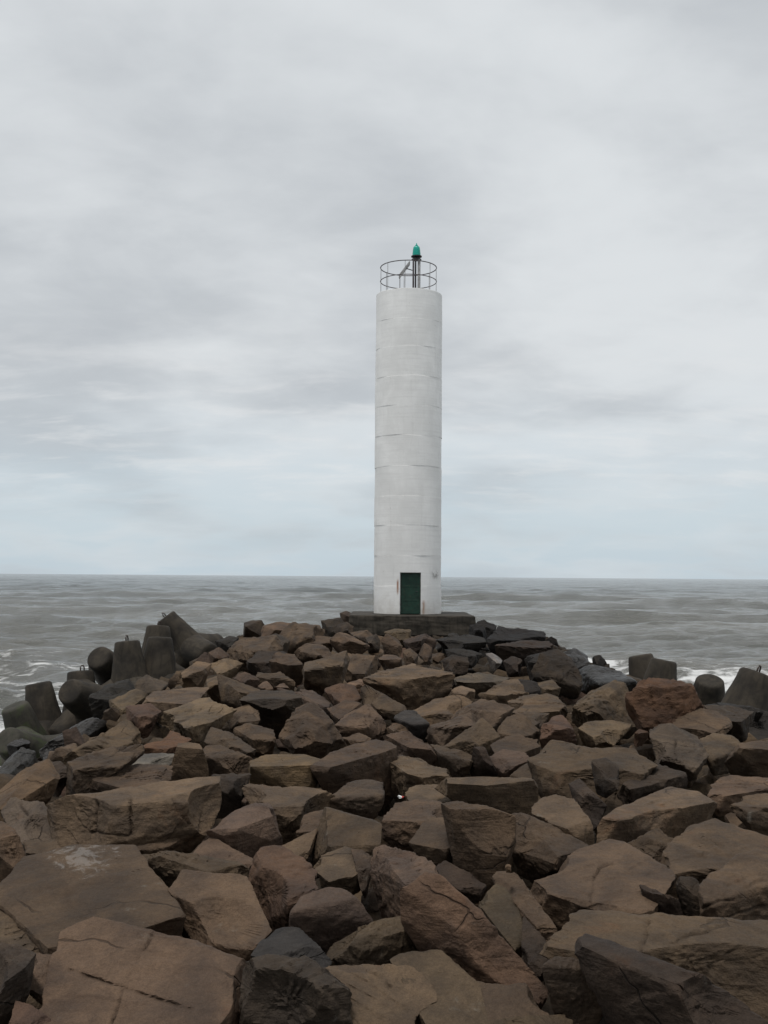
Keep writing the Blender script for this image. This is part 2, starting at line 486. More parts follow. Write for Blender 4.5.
# ------------------------------------------------------------------ boulders
def ico(sub):
    bm = bmesh.new()
    bmesh.ops.create_icosphere(bm, subdivisions=sub, radius=1.0)
    bm.verts.ensure_lookup_table()
    v = np.array([q.co[:] for q in bm.verts])
    f = np.array([[q.index for q in fc.verts] for fc in bm.faces])
    e = np.array([[q.index for q in ed.verts] for ed in bm.edges])
    bm.free()
    deg = np.zeros(len(v))
    np.add.at(deg, e.ravel(), 1)
    return v / np.linalg.norm(v, axis=1)[:, None], f, e, deg


ICO = {k: ico(k) for k in (3, 4, 5, 6)}


def laplace(v, e, deg, k=0.5):
    s = np.zeros_like(v)
    for c in range(3):
        s[:, c] = np.bincount(e[:, 0], v[e[:, 1], c], len(v)) + np.bincount(e[:, 1], v[e[:, 0], c], len(v))
    return v + k * (s / deg[:, None] - v)


def hull_planes(P):
    bm = bmesh.new()
    for p in P:
        bm.verts.new(p)
    bmesh.ops.convex_hull(bm, input=list(bm.verts))
    bm.normal_update()
    c = P.mean(0)
    N, D, HV = [], [], set()
    for f in bm.faces:
        n = np.array(f.normal[:])
        if f.calc_area() < 1e-7:
            continue
        p0 = np.array(f.verts[0].co[:])
        if n @ (p0 - c) < 0:
            n = -n
        N.append(n)
        D.append(n @ p0)
        HV.update(tuple(q.co) for q in f.verts)
    bm.free()
    return np.array(N), np.array(D), np.array(list(HV))


def rock_shape(P, sub, seed, smooth=1, rough=1.0, cuts=4, scoops=5):
    """a stone: the solid between the hull planes of P, its corners knocked off, edges worn, faces uneven"""
    r = np.random.default_rng(seed)
    N, D, HV = hull_planes(P)
    c = HV.mean(0)
    ext = HV - c
    for _ in range(cuts):                                    # knocked-off corners
        n = r.normal(size=3)
        n /= np.linalg.norm(n)
        sup = (ext @ n)
        N = np.vstack([N, n])
        D = np.append(D, c @ n + sup.max() * r.uniform(0.92, 0.985))
    U, S, Vt = np.linalg.svd(ext, full_matrices=False)
    sig = S / math.sqrt(len(ext))
    sig = np.maximum(sig, sig.max() * 0.3)
    s, f, e, deg = ICO[sub]
    d = s @ (np.diag(sig) @ Vt)
    den = d @ N.T
    num = (D - N @ c)[None, :]
    k = np.where(den > 1e-9, num / np.maximum(den, 1e-9), 1e9).min(1)
    v = d * k[:, None]
    size = float(np.median(np.linalg.norm(v, axis=1)))
    rad = np.linalg.norm(v, axis=1)
    uu = v / rad[:, None]
    if scoops:                                               # conchoidal hollows where flakes broke away
        for _ in range(scoops):
            w0 = v[r.integers(len(v))]
            dn = w0 / np.linalg.norm(w0)
            R_ = size * r.uniform(0.5, 1.3)
            cen = w0 + dn * (R_ - size * r.uniform(0.05, 0.14))
            # where the ray from the centre meets the sphere first
            bq = uu @ cen
            disc = bq * bq - (cen @ cen - R_ * R_)
            tq = np.where(disc > 0, bq - np.sqrt(np.maximum(disc, 0)), 1e9)
            rad = np.where((tq > 0) & (bq > 0), np.minimum(rad, tq), rad)
        v = uu * rad[:, None]
    for _ in range(smooth):
        v = laplace(v, e, deg, 0.5)
    o = r.uniform(-50, 50, 3)
    q = v / size
    u = v / np.linalg.norm(v, axis=1)[:, None]
    lump = fbm(q * 1.3 + o, 3)
    # bedding: uneven ledges along one random direction
    ax = r.normal(size=3)
    ax /= np.linalg.norm(ax)
    s1 = (q @ ax) * r.uniform(3.0, 5.0) + 0.9 * perlin(q * 1.1 + o + 9)
    ledge = (s1 - np.floor(s1))
    ledge = np.where(ledge < 0.82, ledge * 0.35, 0.287 - (ledge - 0.82) * 1.6)
    mask = np.clip(perlin(q * 1.0 + o + 30) * 2.0 + 0.2, 0, 1)
    pit = -np.abs(fbm(q * 3.1 + o + 60, 3))
    fine = fbm(q * 8.0 + o + 90, 2)
    disp = 0.055 * lump + 0.15 * (ledge - 0.15) * mask + 0.07 * pit + 0.012 * fine
    v = v + u * (disp * rough * size)[:, None]
    if smooth > 3:
        v = laplace(v, e, deg, 0.4)
    return c, v, f


def angular_shape(P, edge, seed, rough=1.0, cuts=5, scoops=5):
    """a broken stone: hull of P with corners split off along flat planes, edges left crisp, faces uneven"""
    r = np.random.default_rng(seed)
    bm = bmesh.new()
    for q in P:
        bm.verts.new(q)
    g = bmesh.ops.convex_hull(bm, input=list(bm.verts))
    inner = [v for v in bm.verts if not v.link_faces]
    bmesh.ops.delete(bm, geom=inner, context='VERTS')
    HV = np.array([v.co[:] for v in bm.verts])
    c = HV.mean(0)
    for _ in range(cuts):
        n = r.normal(size=3)
        n[1] -= 0.5
        n /= np.linalg.norm(n)
        sup = ((HV - c) @ n).max()
        co = c + n * sup * r.uniform(0.88, 0.975)
        res = bmesh.ops.bisect_plane(bm, geom=bm.verts[:] + bm.edges[:] + bm.faces[:], plane_co=co, plane_no=n, clear_outer=True)
        ed = [e for e in res['geom_cut'] if isinstance(e, bmesh.types.BMEdge)]
        if len(ed) >= 3:
            bmesh.ops.edgeloop_fill(bm, edges=ed)
    bmesh.ops.triangulate(bm, faces=bm.faces[:])
    for _ in range(9):
        lng = [e for e in bm.edges if e.calc_length() > edge * 1.45]
        if not lng:
            break
        bmesh.ops.subdivide_edges(bm, edges=lng, cuts=1)
        bmesh.ops.triangulate(bm, faces=[f for f in bm.faces if len(f.verts) > 3])
        if len(bm.faces) > 60000:
            break
    bmesh.ops.recalc_face_normals(bm, faces=bm.faces)
    bm.verts.index_update()
    v = np.array([q.co[:] for q in bm.verts]) - c
    f = np.array([[q.index for q in fc.verts] for fc in bm.faces])
    e = np.array([[q.index for q in ed.verts] for ed in bm.edges])
    bm.free()
    deg = np.maximum(np.bincount(e.ravel(), minlength=len(v)), 1)
    rad = np.linalg.norm(v, axis=1)
    size = float(np.median(rad))
    uu = v / rad[:, None]
    q0 = v / size
    o = r.uniform(-50, 50, 3)
    for _ in range(scoops):
        w0 = v[r.integers(len(v))]
        dn = w0 / np.linalg.norm(w0)
        R_ = size * r.uniform(0.6, 1.6)
        dn = dn + r.normal(size=3) * 0.35
        dn /= np.linalg.norm(dn)
        cen = w0 + dn * (R_ - size * r.uniform(0.04, 0.13))
        bq = uu @ cen
        disc = bq * bq - (cen @ cen - R_ * R_)
        tq = np.where(disc > 0, bq - np.sqrt(np.maximum(disc, 0)), 1e9)
        rad = np.where((tq > 0.3 * size) & (bq > 0), np.minimum(rad, tq), rad)
    v = uu * rad[:, None]
    v = laplace(v, e, deg, 0.30)
    # bedding steps along two joint directions
    disp = 0.040 * fbm(q0 * 1.4 + o, 3)
    for k in range(2):
        ax = r.normal(size=3)
        ax /= np.linalg.norm(ax)
        s1 = (q0 @ ax) * r.uniform(2.5, 5.0) + 0.55 * perlin(q0 * 1.3 + o + 9 + k)
        st = s1 - np.floor(s1)
        st = np.where(st < 0.90, st * 0.32, 0.288 - (st - 0.90) * 2.88)
        mask = np.clip(perlin(q0 * 0.9 + o + 30 + 7 * k) * 2.4 + 0.15, 0, 1)
        disp = disp + 0.17 * (st - 0.15) * mask
    disp = disp - 0.055 * np.abs(fbm(q0 * 3.3 + o + 60, 3)) + 0.012 * fbm(q0 * 9.0 + o + 90, 2)
    v = v + uu * (disp * rough * size)[:, None]
    return c, v, f


PAL = {'b': (.104, .079, .056), 't': (.132, .100, .069), 'd': (.052, .041, .032), 'r': (.108, .073, .054), 'p': (.098, .075, .060),
       'g': (.094, .079, .062), 'bl': (.050, .049, .049), 'o': (.098, .060, .038), 'k': (.017, .016, .015), 'ol': (.097, .076, .053),
       'y': (.145, .106, .066), 'pg': (.165, .155, .142), 'pk': (.132, .098, .074), 'w': (.026, .024, .022)}
NROCK = [0]
PLACED = []                      # (column, row, label) of every boulder, to describe its small neighbours
GROW = 1.11


def poly_low(T, x):
    """lowest image row of polygon T at column x (nearest corner if x lies outside)"""
    best = None
    for (x0, y0, d0), (x1, y1, d1) in zip(T, T[1:] + T[:1]):
        if min(x0, x1) <= x <= max(x0, x1) and abs(x1 - x0) > 1e-6:
            k = (x - x0) / (x1 - x0)
            yy, dd = y0 + k * (y1 - y0), d0 + k * (d1 - d0)
            if best is None or yy > best[0]:
                best = (yy, dd)
    if best is None:
        q = min(T, key=lambda t: abs(t[0] - x) - 0.01 * t[1])
        best = (q[1], q[2])
    return best


def base_depth(px, yb, zg=None):
    if zg is None:
        zg = -0.25 - 0.22 * min(max((662 - yb) / 32.0, 0), 1)
    rz = ray(px, yb).z
    return (zg - EYE) / rz


def R(label, c, T, F=(), a=0.6, zg=None, smooth=1, cracks=(), guano=None, wet=False, rough=1.0, name='boulder', deep=1.0, jit=0.24, over=None):
    """a boulder from the corners of its upper face (T) and the lower corners of its front (F), seen from the eye point;
    the upper face leans back by the share a of a level face, the front is steep, and the far side is as deep as the stone is wide"""
    NROCK[0] += 1
    seed = NROCK[0]
    mx_ = sum(q[0] for q in list(T) + list(F)) / (len(T) + len(F))
    my_ = sum(q[1] for q in list(T) + list(F)) / (len(T) + len(F))
    T = [(mx_ + (x - mx_) * GROW, my_ + (y - my_) * GROW) for x, y in T]
    F = [(mx_ + (x - mx_) * GROW, my_ + (y - my_) * GROW) for x, y in F]
    allp = T + F
    xs = [p[0] for p in allp]
    ys = [p[1] for p in allp]
    yb, xm = max(ys), sum(xs) / len(xs)
    d0 = base_depth(xm, yb, zg)
    yr = max(p[1] for p in T)
    dr = d0
    if F:                                                     # ridge a little behind the foot of the front
        dr = d0 * (1 + 0.04 * (yb - yr) / max(yb - 576, 30))
    rj = np.random.default_rng(seed + 40)
    if over is None:
        over = float(rj.uniform(0.0, 0.13))
    zr = EYE + ray(xm, yr).z * dr
    size = max((max(xs) - min(xs)), 1.2 * (max(ys) - min(ys))) * d0 / F_PX

    def lev(px, py):
        return (zr - EYE) / ray(px, py).z
    Td = []
    for px, py in T:
        dd = dr + a * (lev(px, py) - lev(px, yr))
        Td.append((px, py, min(dd, dr + 1.3 * size) + float(rj.uniform(-.07, .07)) * size * min(rough, 1.0)))
    Fd = []
    for px, py in F:
        ly, ld = poly_low(Td, px)
        dd = ld + over * ld * max(py - ly, 0) / max(yb - 576, 30)
        Fd.append((px, py, min(dd, dr + 0.9 * size) + float(rj.uniform(-.06, .10)) * size * min(rough, 1.0)))
    vis = Td + Fd
    P = [np.array(at(*p)) for p in vis]
    cx, cy = xm, sum(ys) / len(ys)
    top = min(ys)
    for px, py, dd in vis:                                    # far side
        P.append(np.array(at(cx + 0.86 * (px - cx), cy + 0.80 * (py - cy) + 0.12 * (yb - top), dd + (0.30 + 0.25 * ((px * 7 + py) % 1.0)) * size * deep)))
    for px, py, dd in vis:                                    # buried foot
        if py > yb - 0.35 * (yb - top):
            q = np.array(at(cx + 0.85 * (px - cx), py, dd + 0.10 * size))
            q[2] -= 0.16 * size
            P.append(q)
    wpx = max(xs) - min(xs)
    sub = 6 if wpx > 62 else (5 if wpx > 24 else 4)
    if smooth > 2:
        cc, v, f = rock_shape(np.array(P), sub, seed, smooth=smooth if sub < 6 else smooth + 1, rough=rough, scoops=0)
    else:
        cc, v, f = angular_shape(np.array(P), max(2.0 * d0 / F_PX, size / 95) if cracks else max(2.6 * d0 / F_PX, size / 38), seed, rough=rough, cuts=3 if wpx < 24 else 6, scoops=3 if rough < .7 else 6)
    attrs = {}
    if cracks or guano:
        wv = v + cc - np.array((0, 0, EYE))
        cv = wv @ np.array(CAM_R)                              # to camera axes
        sx = W_PX / 2 - F_PX * cv[:, 0] / cv[:, 2]
        sy = H_PX / 2 + F_PX * cv[:, 1] / cv[:, 2]
        front = (np.linalg.norm(wv, axis=1) < np.linalg.norm(cc - (0, 0, EYE)) + 0.45 * size)
        if cracks:
            best = np.full(len(v), 1e9)
            for line in cracks:
                for (x0, y0), (x1, y1) in zip(line, line[1:]):
                    L = max((x1 - x0) ** 2 + (y1 - y0) ** 2, 1e-6)
                    k = np.clip(((sx - x0) * (x1 - x0) + (sy - y0) * (y1 - y0)) / L, 0, 1)
                    wob = 1.6 * perlin(v * 6.0) + 0.9 * perlin(v * 17.0)
                    best = np.minimum(best, np.hypot(sx - x0 - k * (x1 - x0) + wob, sy - y0 - k * (y1 - y0) + wob))
            cr = np.exp(-(best / 1.35) ** 2) * front * np.clip(0.75 + 1.3 * perlin(v * 3.5 + 4.0), 0.1, 1)
            v = v - (v / np.linalg.norm(v, axis=1)[:, None]) * (cr * 0.026)[:, None]
            attrs['crack'] = cr
        if guano:
            gx_, gy_, gr = guano
            attrs['guano'] = np.clip(1.25 - np.hypot(sx - gx_, (sy - gy_) * 1.6) / gr, 0, 1) * front
    o = mesh_obj(name, v, f, M_WET if wet else M_ROCK, loc=tuple(cc), smooth=True, attrs=attrs)
    if smooth <= 2:
        o.data.set_sharp_from_angle(angle=math.radians(32))
    rr = np.random.default_rng(seed + 900)
    k = 1 + rr.uniform(-jit, jit)
    o.color = tuple(x * k * m_ * (1 + rr.uniform(-0.03, 0.03)) for x, m_ in zip(PAL[c], (0.80, 0.728, 0.685))) + (1,)
    PLACED.append((mx_, my_, label))
    tag(o, label, 'slab' if name == 'stone_slab' else 'boulder', 'boulders piled on the jetty', 'thing')
    return o


SL = 'stone_slab'
# --- bottom of the picture, left
R('broad flat brown slab with crossing cracks at the bottom left', 'b', [(72,936),(100,921),(140,932),(192,942),(243,962),(230,972),(223,992),(214,1032),(44,1032),(64,958)], [(248,968),(247,1032)], .5, cracks=[[(152,935),(137,960),(123,988),(110,1026)],[(68,970),(123,988),(160,1000),(192,1009)]], name=SL, rough=.45)
R('large smooth slab with a white droppings stain', 'b', [(0,897),(16,878),(30,861),(75,850),(130,850),(140,870),(162,890),(172,907),(184,924),(175,936),(150,934),(100,926),(72,938),(64,955)], [(62,962),(30,932),(2,903)], .55, guano=(84,858,34), name=SL, rough=.4)
R('long narrow slab tapering to a dark blunt end, behind the stained slab', 't', [(80,847),(130,834),(165,825),(184,825),(191,830),(165,845),(130,851)], [(190,842),(160,852),(90,852)], .5, name=SL, rough=.6)
R('olive wedge with a thin ledge beside the stained slab', 'ol', [(131,850),(180,853),(232,862),(248,868),(245,875),(200,872),(184,862)], [(180,882),(168,891),(155,885),(141,868)], .5)
R('smooth-topped block with a jagged lower edge right of the stained slab', 'b', [(185,873),(192,874),(244,879),(251,897),(262,919),(269,933),(257,949),(224,932),(207,931),(192,895)], [(172,892),(172,905),(184,925),(190,938),(215,950),(240,957)], .6, rough=.55)
R('dark rough stone in the bottom left corner', 'd', [(-20,944),(0,945),(15,948),(34,955),(24,968),(0,985),(-20,1000)], [(27,992),(15,1005),(2,1026),(-20,1030)], .5)
R('triangular stone at the left edge below the stained slab', 'b', [(-15,900),(0,907),(16,918),(35,928),(56,954),(62,957),(25,951),(0,943),(-15,940)], [(-10,950)], .5)
R('small pale pinkish stone wedged beside the cross-cracked slab', 'pk', [(34,954),(63,958),(49,998),(28,985)], [], .4)
R('reddish stone peeking out at the bottom left edge', 'r', [(17,1002),(30,1005),(50,1018),(48,1037),(5,1037)], [], .5)
R('brown boulder cut by the left edge above the stained slab', 't', [(-15,822),(5,824),(18,836),(26,848),(0,845),(-15,842)], [(27,855),(16,867),(0,885),(-15,890)], .6)
R('small flat brown stone left of the long cracked block', 'b', [(24,841),(53,838),(61,852),(58,854),(30,860),(26,850)], [], .5)
R('grey fissured stone left of the long cracked block', 'g', [(15,795),(35,798),(47,806),(55,838),(24,842),(12,826),(2,812)], [], .45, cracks=[[(20,805),(34,822),(46,834)]])
R('long straight-edged tan plank of stone at the left edge', 'y', [(47,759),(49,763),(8,803),(-15,822),(-15,805),(0,792),(22,772)], [(58,775),(50,795),(15,800)], .6, name=SL, rough=.6)
R('long rectangular block split by upright cracks', 't', [(47,804),(60,799),(120,796),(124,791),(192,780),(212,780),(213,790),(192,796),(165,802),(132,805),(100,803),(50,807)], [(52,830),(61,851),(95,846),(140,836),(175,828),(192,827),(207,824),(214,808)], .7, over=-.05, cracks=[[(97,803),(96,832)],[(130,797),(131,835)],[(66,802),(66,828),(56,831)],[(58,831),(95,833),(128,837)],[(174,800),(178,812),(190,824)]], rough=.5, name=SL)
R('tan slab slanting down to the dark wet stones on the left', 't', [(125,721),(134,728),(126,738),(95,750),(62,762),(57,760),(85,745)], [(140,740),(130,748)], .6, name=SL, zg=-.4)
R('arched brown stone over a dark hollow', 'b', [(70,762),(82,755),(120,748),(141,741),(144,748),(125,760),(120,767),(100,767),(82,778)], [(68,797),(78,788)], .5)
R('lumpy brown stone directly behind the long cracked block', 'b', [(95,780),(120,768),(140,765),(170,767),(168,780),(125,788)], [(88,798),(120,799),(165,790)], .6)
R('pale grey flat stone below the rust-orange stone', 'pg', [(124,754),(172,754),(174,757),(148,762),(140,766),(122,764)], [(165,768),(130,768)], .6, name=SL)
R('small rust-orange stone on the left side', 'o', [(143,747),(160,738),(170,731),(191,739),(183,744),(166,749)], [(144,753),(165,755),(187,748)], .6)
R('upright tan block right of the pale grey flat stone', 't', [(180,742),(199,745),(202,750),(178,748)], [(169,779),(207,781),(207,765)], .6, rough=.6)
R('brown block with a shallow hollow behind the long cracked block', 'b', [(202,747),(220,746),(254,759),(250,766),(208,757)], [(208,780),(247,778)], .6)
R('dark block standing at the right end of the long cracked block', 'd', [(213,776),(250,774),(245,782),(222,786)], [(214,810),(238,806)], .5)
R('sharp dark wedge with a reddish slanted top', 'p', [(209,831),(237,811),(267,800),(272,803),(254,817),(238,829),(212,832)], [(240,858),(254,857),(281,844),(275,815)], .7, rough=.4)
R('pointed grey-brown stone below the reddish-topped wedge', 'b', [(192,858),(202,845),(213,838),(240,853),(256,862),(250,868),(220,866)], [(195,866),(240,872)], .5)
R('flat stone with a yellowish top', 'y', [(253,762),(267,756),(300,755),(322,761),(310,766),(297,766),(254,767)], [(253,789),(297,790),(310,790),(318,776)], .8, rough=.5, jit=.02)
R('big square-cornered block with a black shadowed left face', 'b', [(314,766),(332,754),(352,746),(375,741),(390,745),(394,750),(354,757),(330,768)], [(327,786),(343,791),(384,784),(394,792)], .6, rough=.6)
R('long low stone with a shadowed underside, below the yellowish flat stone', 'b', [(243,788),(250,785),(260,790),(287,792),(312,789),(337,794),(325,803),(310,806),(297,812),(275,808)], [(275,827),(298,826),(322,808)], .6)
R('rounded stone below the big square-cornered block', 'ol', [(330,798),(340,790),(352,782),(367,780),(381,783),(382,795),(345,796)], [(325,806),(345,814),(375,814),(381,803)], .6, smooth=4)
R('upright tan-grey block with a smooth leaning face', 'b', [(328,807),(352,814),(374,820),(379,826),(377,846),(340,849),(330,849)], [(310,864),(313,848),(340,862),(372,858)], .35, rough=.45)
R('small olive stone tucked left of the upright leaning block', 'ol', [(297,832),(304,816),(326,808),(322,830)], [(300,838)], .5)
R('narrow tan slab resting on the reddish angular boulder', 't', [(277,849),(317,829),(313,845),(304,862),(290,856)], [], .5)
R('smooth olive stone in front of the upright leaning block', 'ol', [(310,862),(345,848),(358,852),(368,865),(350,880),(332,884)], [(342,890),(362,880)], .5, smooth=2, rough=.6)
R('small brown stone between the olive stone and the pink granite boulder', 'b', [(352,850),(373,852),(372,868),(360,880)], [(366,890)], .5)
R('angular boulder with a reddish broken face', 'r', [(258,853),(270,847),(280,848),(305,862),(325,883),(302,895),(288,902),(270,890)], [(248,892),(262,918),(275,930),(282,918),(250,880),(300,905)], .55)
R('rounded pinkish-brown boulder below the reddish angular one', 'p', [(292,912),(302,897),(327,888),(342,890),(357,899),(345,900),(315,905)], [(291,930),(312,944),(325,950),(345,940),(373,922)], .6, smooth=6, rough=.6)
R('olive block with a sloped front, left of the tilted granite slab', 'ol', [(332,938),(337,936),(362,928),(384,920),(402,918),(407,930),(384,936),(362,943)], [(327,956),(332,966),(360,968),(385,968),(414,950)], .6)
R('blue-grey stone in the foreground gap', 'bl', [(254,955),(264,940),(277,929),(299,930),(310,942),(330,960),(322,975),(302,964)], [(258,964),(300,978)], .5, smooth=2, rough=.6)
R('dark stone with a broken rim at the bottom, right of the cross-cracked slab', 'd', [(247,963),(264,956),(302,956),(312,962),(322,978),(302,990),(255,985)], [(246,1040),(375,1040),(362,1002),(340,987)], .6, guano=(348,992,9))
R('smooth tan-brown boulder at the bottom centre', 'b', [(317,976),(332,964),(352,958),(384,962),(400,965),(421,975),(431,990),(436,1040),(372,1040),(355,1000)], [], .5, rough=.7, smooth=2)
R('smooth hump-backed stone at the bottom below the tilted granite slab', 'ol', [(394,961),(412,952),(432,948),(444,954),(454,967),(478,985),(486,1010),(480,1040),(438,1040),(430,990)], [], .5, smooth=2, rough=.6)
R('plain brown stone at the bottom right of the hump-backed stone', 'b', [(478,983),(509,971),(517,975),(546,1013),(548,1040),(480,1040)], [], .5, smooth=2, rough=.6)
R('thin strip of stone along the bottom edge right of centre', 'ol', [(470,1024),(519,1017),(565,1015),(572,1040),(475,1044)], [], .5)
R('large tilted granite slab with a coarse rusty-brown face', 'r', [(426,877),(442,880),(480,912),(514,952),(544,985),(536,992),(511,970),(479,922),(456,894),(407,890)], [(404,918),(421,945),(451,964),(479,984),(538,994)], .18, name=SL, rough=.8, jit=.02, over=.03)
R('pale pinkish granite boulder behind the tilted slab', 'pk', [(376,850),(384,847),(404,853),(429,863),(443,880),(425,878),(408,888),(392,868)], [(372,865),(379,897),(384,908),(404,922)], .6, rough=1.3, jit=.02)
R('smooth dark stone behind the top of the tilted granite slab', 'd', [(437,868),(447,862),(467,872),(486,882),(482,888),(462,889),(445,880)], [(450,892),(480,894)], .5)
# --- bottom, right
R('big block with a rounded dark front in the middle', 'ol', [(444,806),(460,804),(486,808),(512,816),(510,822),(480,818),(455,812)], [(513,842),(502,864),(488,884),(470,876),(457,868),(460,820)], .7, smooth=2, rough=.5)
R('light five-sided block leaning on the rounded dark-fronted block', 'b', [(411,843),(429,820),(447,822),(465,820),(460,838),(448,850),(425,842)], [(432,858),(440,868),(455,870),(467,860)], .5, rough=.5)
R('hollowed stone left of the light five-sided block', 'b', [(384,820),(396,804),(420,801),(450,805),(440,817),(424,822)], [(407,844),(392,844),(384,837)], .6)
R('flat tan slab with a red and white scrap at its left end', 't', [(407,789),(414,786),(481,784),(485,790),(494,800),(472,797),(445,801),(414,803)], [(408,803),(440,807),(497,808)], .6, name=SL, rough=.6)
R('large straight-edged slab behind the flat tan slab', 't', [(432,783),(444,779),(484,778),(531,779),(534,781),(505,783),(486,786)], [(535,817),(512,819),(495,808),(488,792)], .7, name=SL, rough=.4)
R('pointed wavy-topped stone right of the big square-cornered block', 'b', [(391,762),(401,756),(429,763),(466,773),(464,778),(434,780),(409,774)], [(393,787),(405,793),(432,787)], .6)
R('wide flat-topped rock over a deep black gap, right of the middle', 'b', [(530,765),(536,755),(546,751),(554,743),(576,742),(620,743),(635,755),(650,766),(620,785),(600,777),(576,771),(554,775)], [(540,787),(554,798),(572,788),(600,802),(618,794)], .65, rough=.8)
R('small tan wedge left of the wide flat-topped rock', 'b', [(509,777),(520,767),(531,762),(534,778)], [(520,782)], .5)
R('tan block with a pinkish edge below the black gap', 't', [(534,808),(545,799),(557,797),(573,801),(590,822),(572,830),(557,824),(535,817)], [(592,840),(588,852),(560,852)], .55, rough=.6)
R('smooth sloping boulder with a dark pitted end', 'b', [(512,817),(522,814),(545,824),(576,840),(592,850),(565,866),(546,836),(529,830),(514,826)], [(513,848),(516,860),(540,873),(566,869)], .6, smooth=2)
R('thin upright ridge of stone with a pale pebble on its tip', 'ol', [(494,878),(506,868),(517,874),(534,904),(557,930),(549,940),(524,915),(509,890)], [(497,884),(530,948)], .4)
R('olive wedge leaning right of the tilted granite slab', 'ol', [(479,892),(491,883),(504,887),(521,914),(523,940),(514,947),(500,930),(479,902)], [], .35, rough=.6)
R('dark stone deep in the gap right of the olive leaning wedge', 'd', [(524,917),(545,940),(554,955),(537,975),(522,952)], [], .35)
R('broad pyramid-shaped slab with a curved crack', 'b', [(531,888),(564,873),(576,855),(600,843),(614,841),(623,851),(672,875),(645,890),(650,908),(636,912),(608,907),(576,896)], [(545,907),(564,924),(580,920),(630,926),(648,918)], .6, cracks=[[(612,863),(600,867),(594,877),(592,892),(589,901)]], rough=.5, name=SL)
R('low stepped stone behind the pyramid-shaped slab', 'b', [(622,845),(646,833),(669,822),(689,830),(676,842),(650,862),(640,860)], [(630,866),(660,872)], .55)
R('wide sloping slab at the right edge, behind the cracked tan boulder', 'b', [(675,842),(690,830),(715,822),(736,830),(785,846),(785,870),(745,862),(720,868),(700,882),(690,892),(655,872)], [(670,890),(700,899)], .6, name=SL, rough=.8)
R('rounded tan boulder scored by deep cracks at the right edge', 't', [(701,887),(718,870),(736,857),(756,852),(775,857),(785,880),(740,890),(710,905)], [(703,912),(722,925),(740,929),(785,924)], .5, smooth=3, cracks=[[(702,908),(718,902),(733,900)],[(722,921),(744,912),(763,906)],[(727,885),(745,880)],[(744,888),(757,882),(768,880)]])
R('small dark tilted stone right of the pyramid-shaped slab', 'd', [(676,879),(688,874),(698,882),(702,897),(690,890)], [(697,917),(686,914),(678,893)], .4)
R('small black stone in the hollow beside the pyramid-shaped slab', 'd', [(641,883),(663,889),(676,893),(668,897)], [(684,924),(660,925),(648,910)], .4)
R('long pale slab across the foreground on the right', 't', [(549,952),(562,934),(576,918),(591,914),(626,922),(676,921),(701,927),(785,924),(785,970),(736,957),(708,963),(676,965),(646,957),(608,942),(579,937)], [(690,978),(740,1003),(785,1018),(590,950)], .7, over=.12, name=SL, cracks=[[(648,921),(646,936),(640,944),(640,956)],[(662,946),(684,938),(712,930)]], rough=.6)
R('knobbly rounded boulder left of the dark fin', 'ol', [(544,968),(560,958),(580,962),(592,974)], [(551,990),(557,1012),(575,1030),(592,1028),(604,1003),(603,985)], .5, smooth=4)
R('dark curved fin of stone in the right foreground', 'd', [(579,942),(586,935),(608,942),(646,959),(676,968),(708,979),(738,997),(775,1020),(760,1027),(700,993),(650,973),(590,952)], [(584,960),(600,987),(615,1008),(640,1024),(700,1036),(785,1045)], .6, rough=.6, name=SL, zg=-.06)
R('rough-topped stone at the bottom edge below the dark fin', 'b', [(612,1022),(658,1007),(684,1006),(721,1003),(729,1012),(725,1038),(612,1044)], [], .5, rough=1.2)
R('wedge-shaped slab with a lit top on the right', 't', [(600,822),(623,807),(648,797),(668,789),(708,795),(715,802),(684,807),(672,808),(631,819),(603,823)], [(601,840),(620,846),(655,834),(690,829),(707,818)], .7, name=SL, rough=.7)
R('flat block at the right edge, upper of the two', 'b', [(710,796),(716,783),(724,776),(768,779),(785,780),(785,786),(741,794),(718,797)], [(716,802),(740,804),(785,800)], .6)
R('flat block at the right edge, lower of the two', 't', [(731,806),(736,798),(768,794),(785,796),(785,808),(768,806),(751,812)], [(751,822),(770,818),(785,830)], .6)
R('small dark stone tilted below the wide flat-topped rock', 'd', [(570,785),(580,780),(590,790),(606,806),(598,812)], [(594,823),(578,808)], .5)
R('dark upright shard against the wide flat-topped rock', 'd', [(592,762),(605,758),(618,767),(619,782),(604,775)], [(604,792),(596,787)], .4, zg=-.1)
R('dark brown stone right of the dark upright shard', 'd', [(612,793),(640,775),(652,766),(680,766),(683,775),(650,785)], [(626,802),(645,801),(685,794)], .5)
R('grey fissured rock below the rust-orange boulder', 'g', [(650,728),(671,726),(696,738),(707,756),(694,768),(676,766),(657,762)], [(660,772),(690,776)], .35, cracks=[[(675,740),(677,760)]])
R('rounded brown rock right of the grey fissured rock', 'b', [(699,740),(716,734),(731,736),(741,744),(726,755),(708,757)], [(712,768),(738,764)], .5, smooth=3)
R('large olive rock at the right edge', 'ol', [(740,744),(768,741),(785,742),(785,752),(742,750)], [(727,762),(738,778),(785,782)], .5, rough=.6)
R('brown rock with a dark knot right of the rust-orange boulder', 'b', [(673,726),(684,714),(700,708),(726,715),(731,726),(716,733)], [(696,740),(682,736)], .5)
R('large rust-orange boulder on the right side', 'o', [(629,690),(641,681),(677,681),(692,688)], [(628,705),(640,724),(648,731),(672,729),(690,718),(704,708)], .4, rough=1.3, jit=.02, over=-.02)
R('brown boulder left of the large rust-orange boulder', 'b', [(568,712),(589,694),(614,682),(624,685),(628,697),(603,703),(585,714)], [(569,719),(600,724),(635,727)], .6)
R('tiny red-brown stone below the rust-orange boulder', 'o', [(632,735),(640,728),(648,732)], [(632,744),(646,741)], .5)
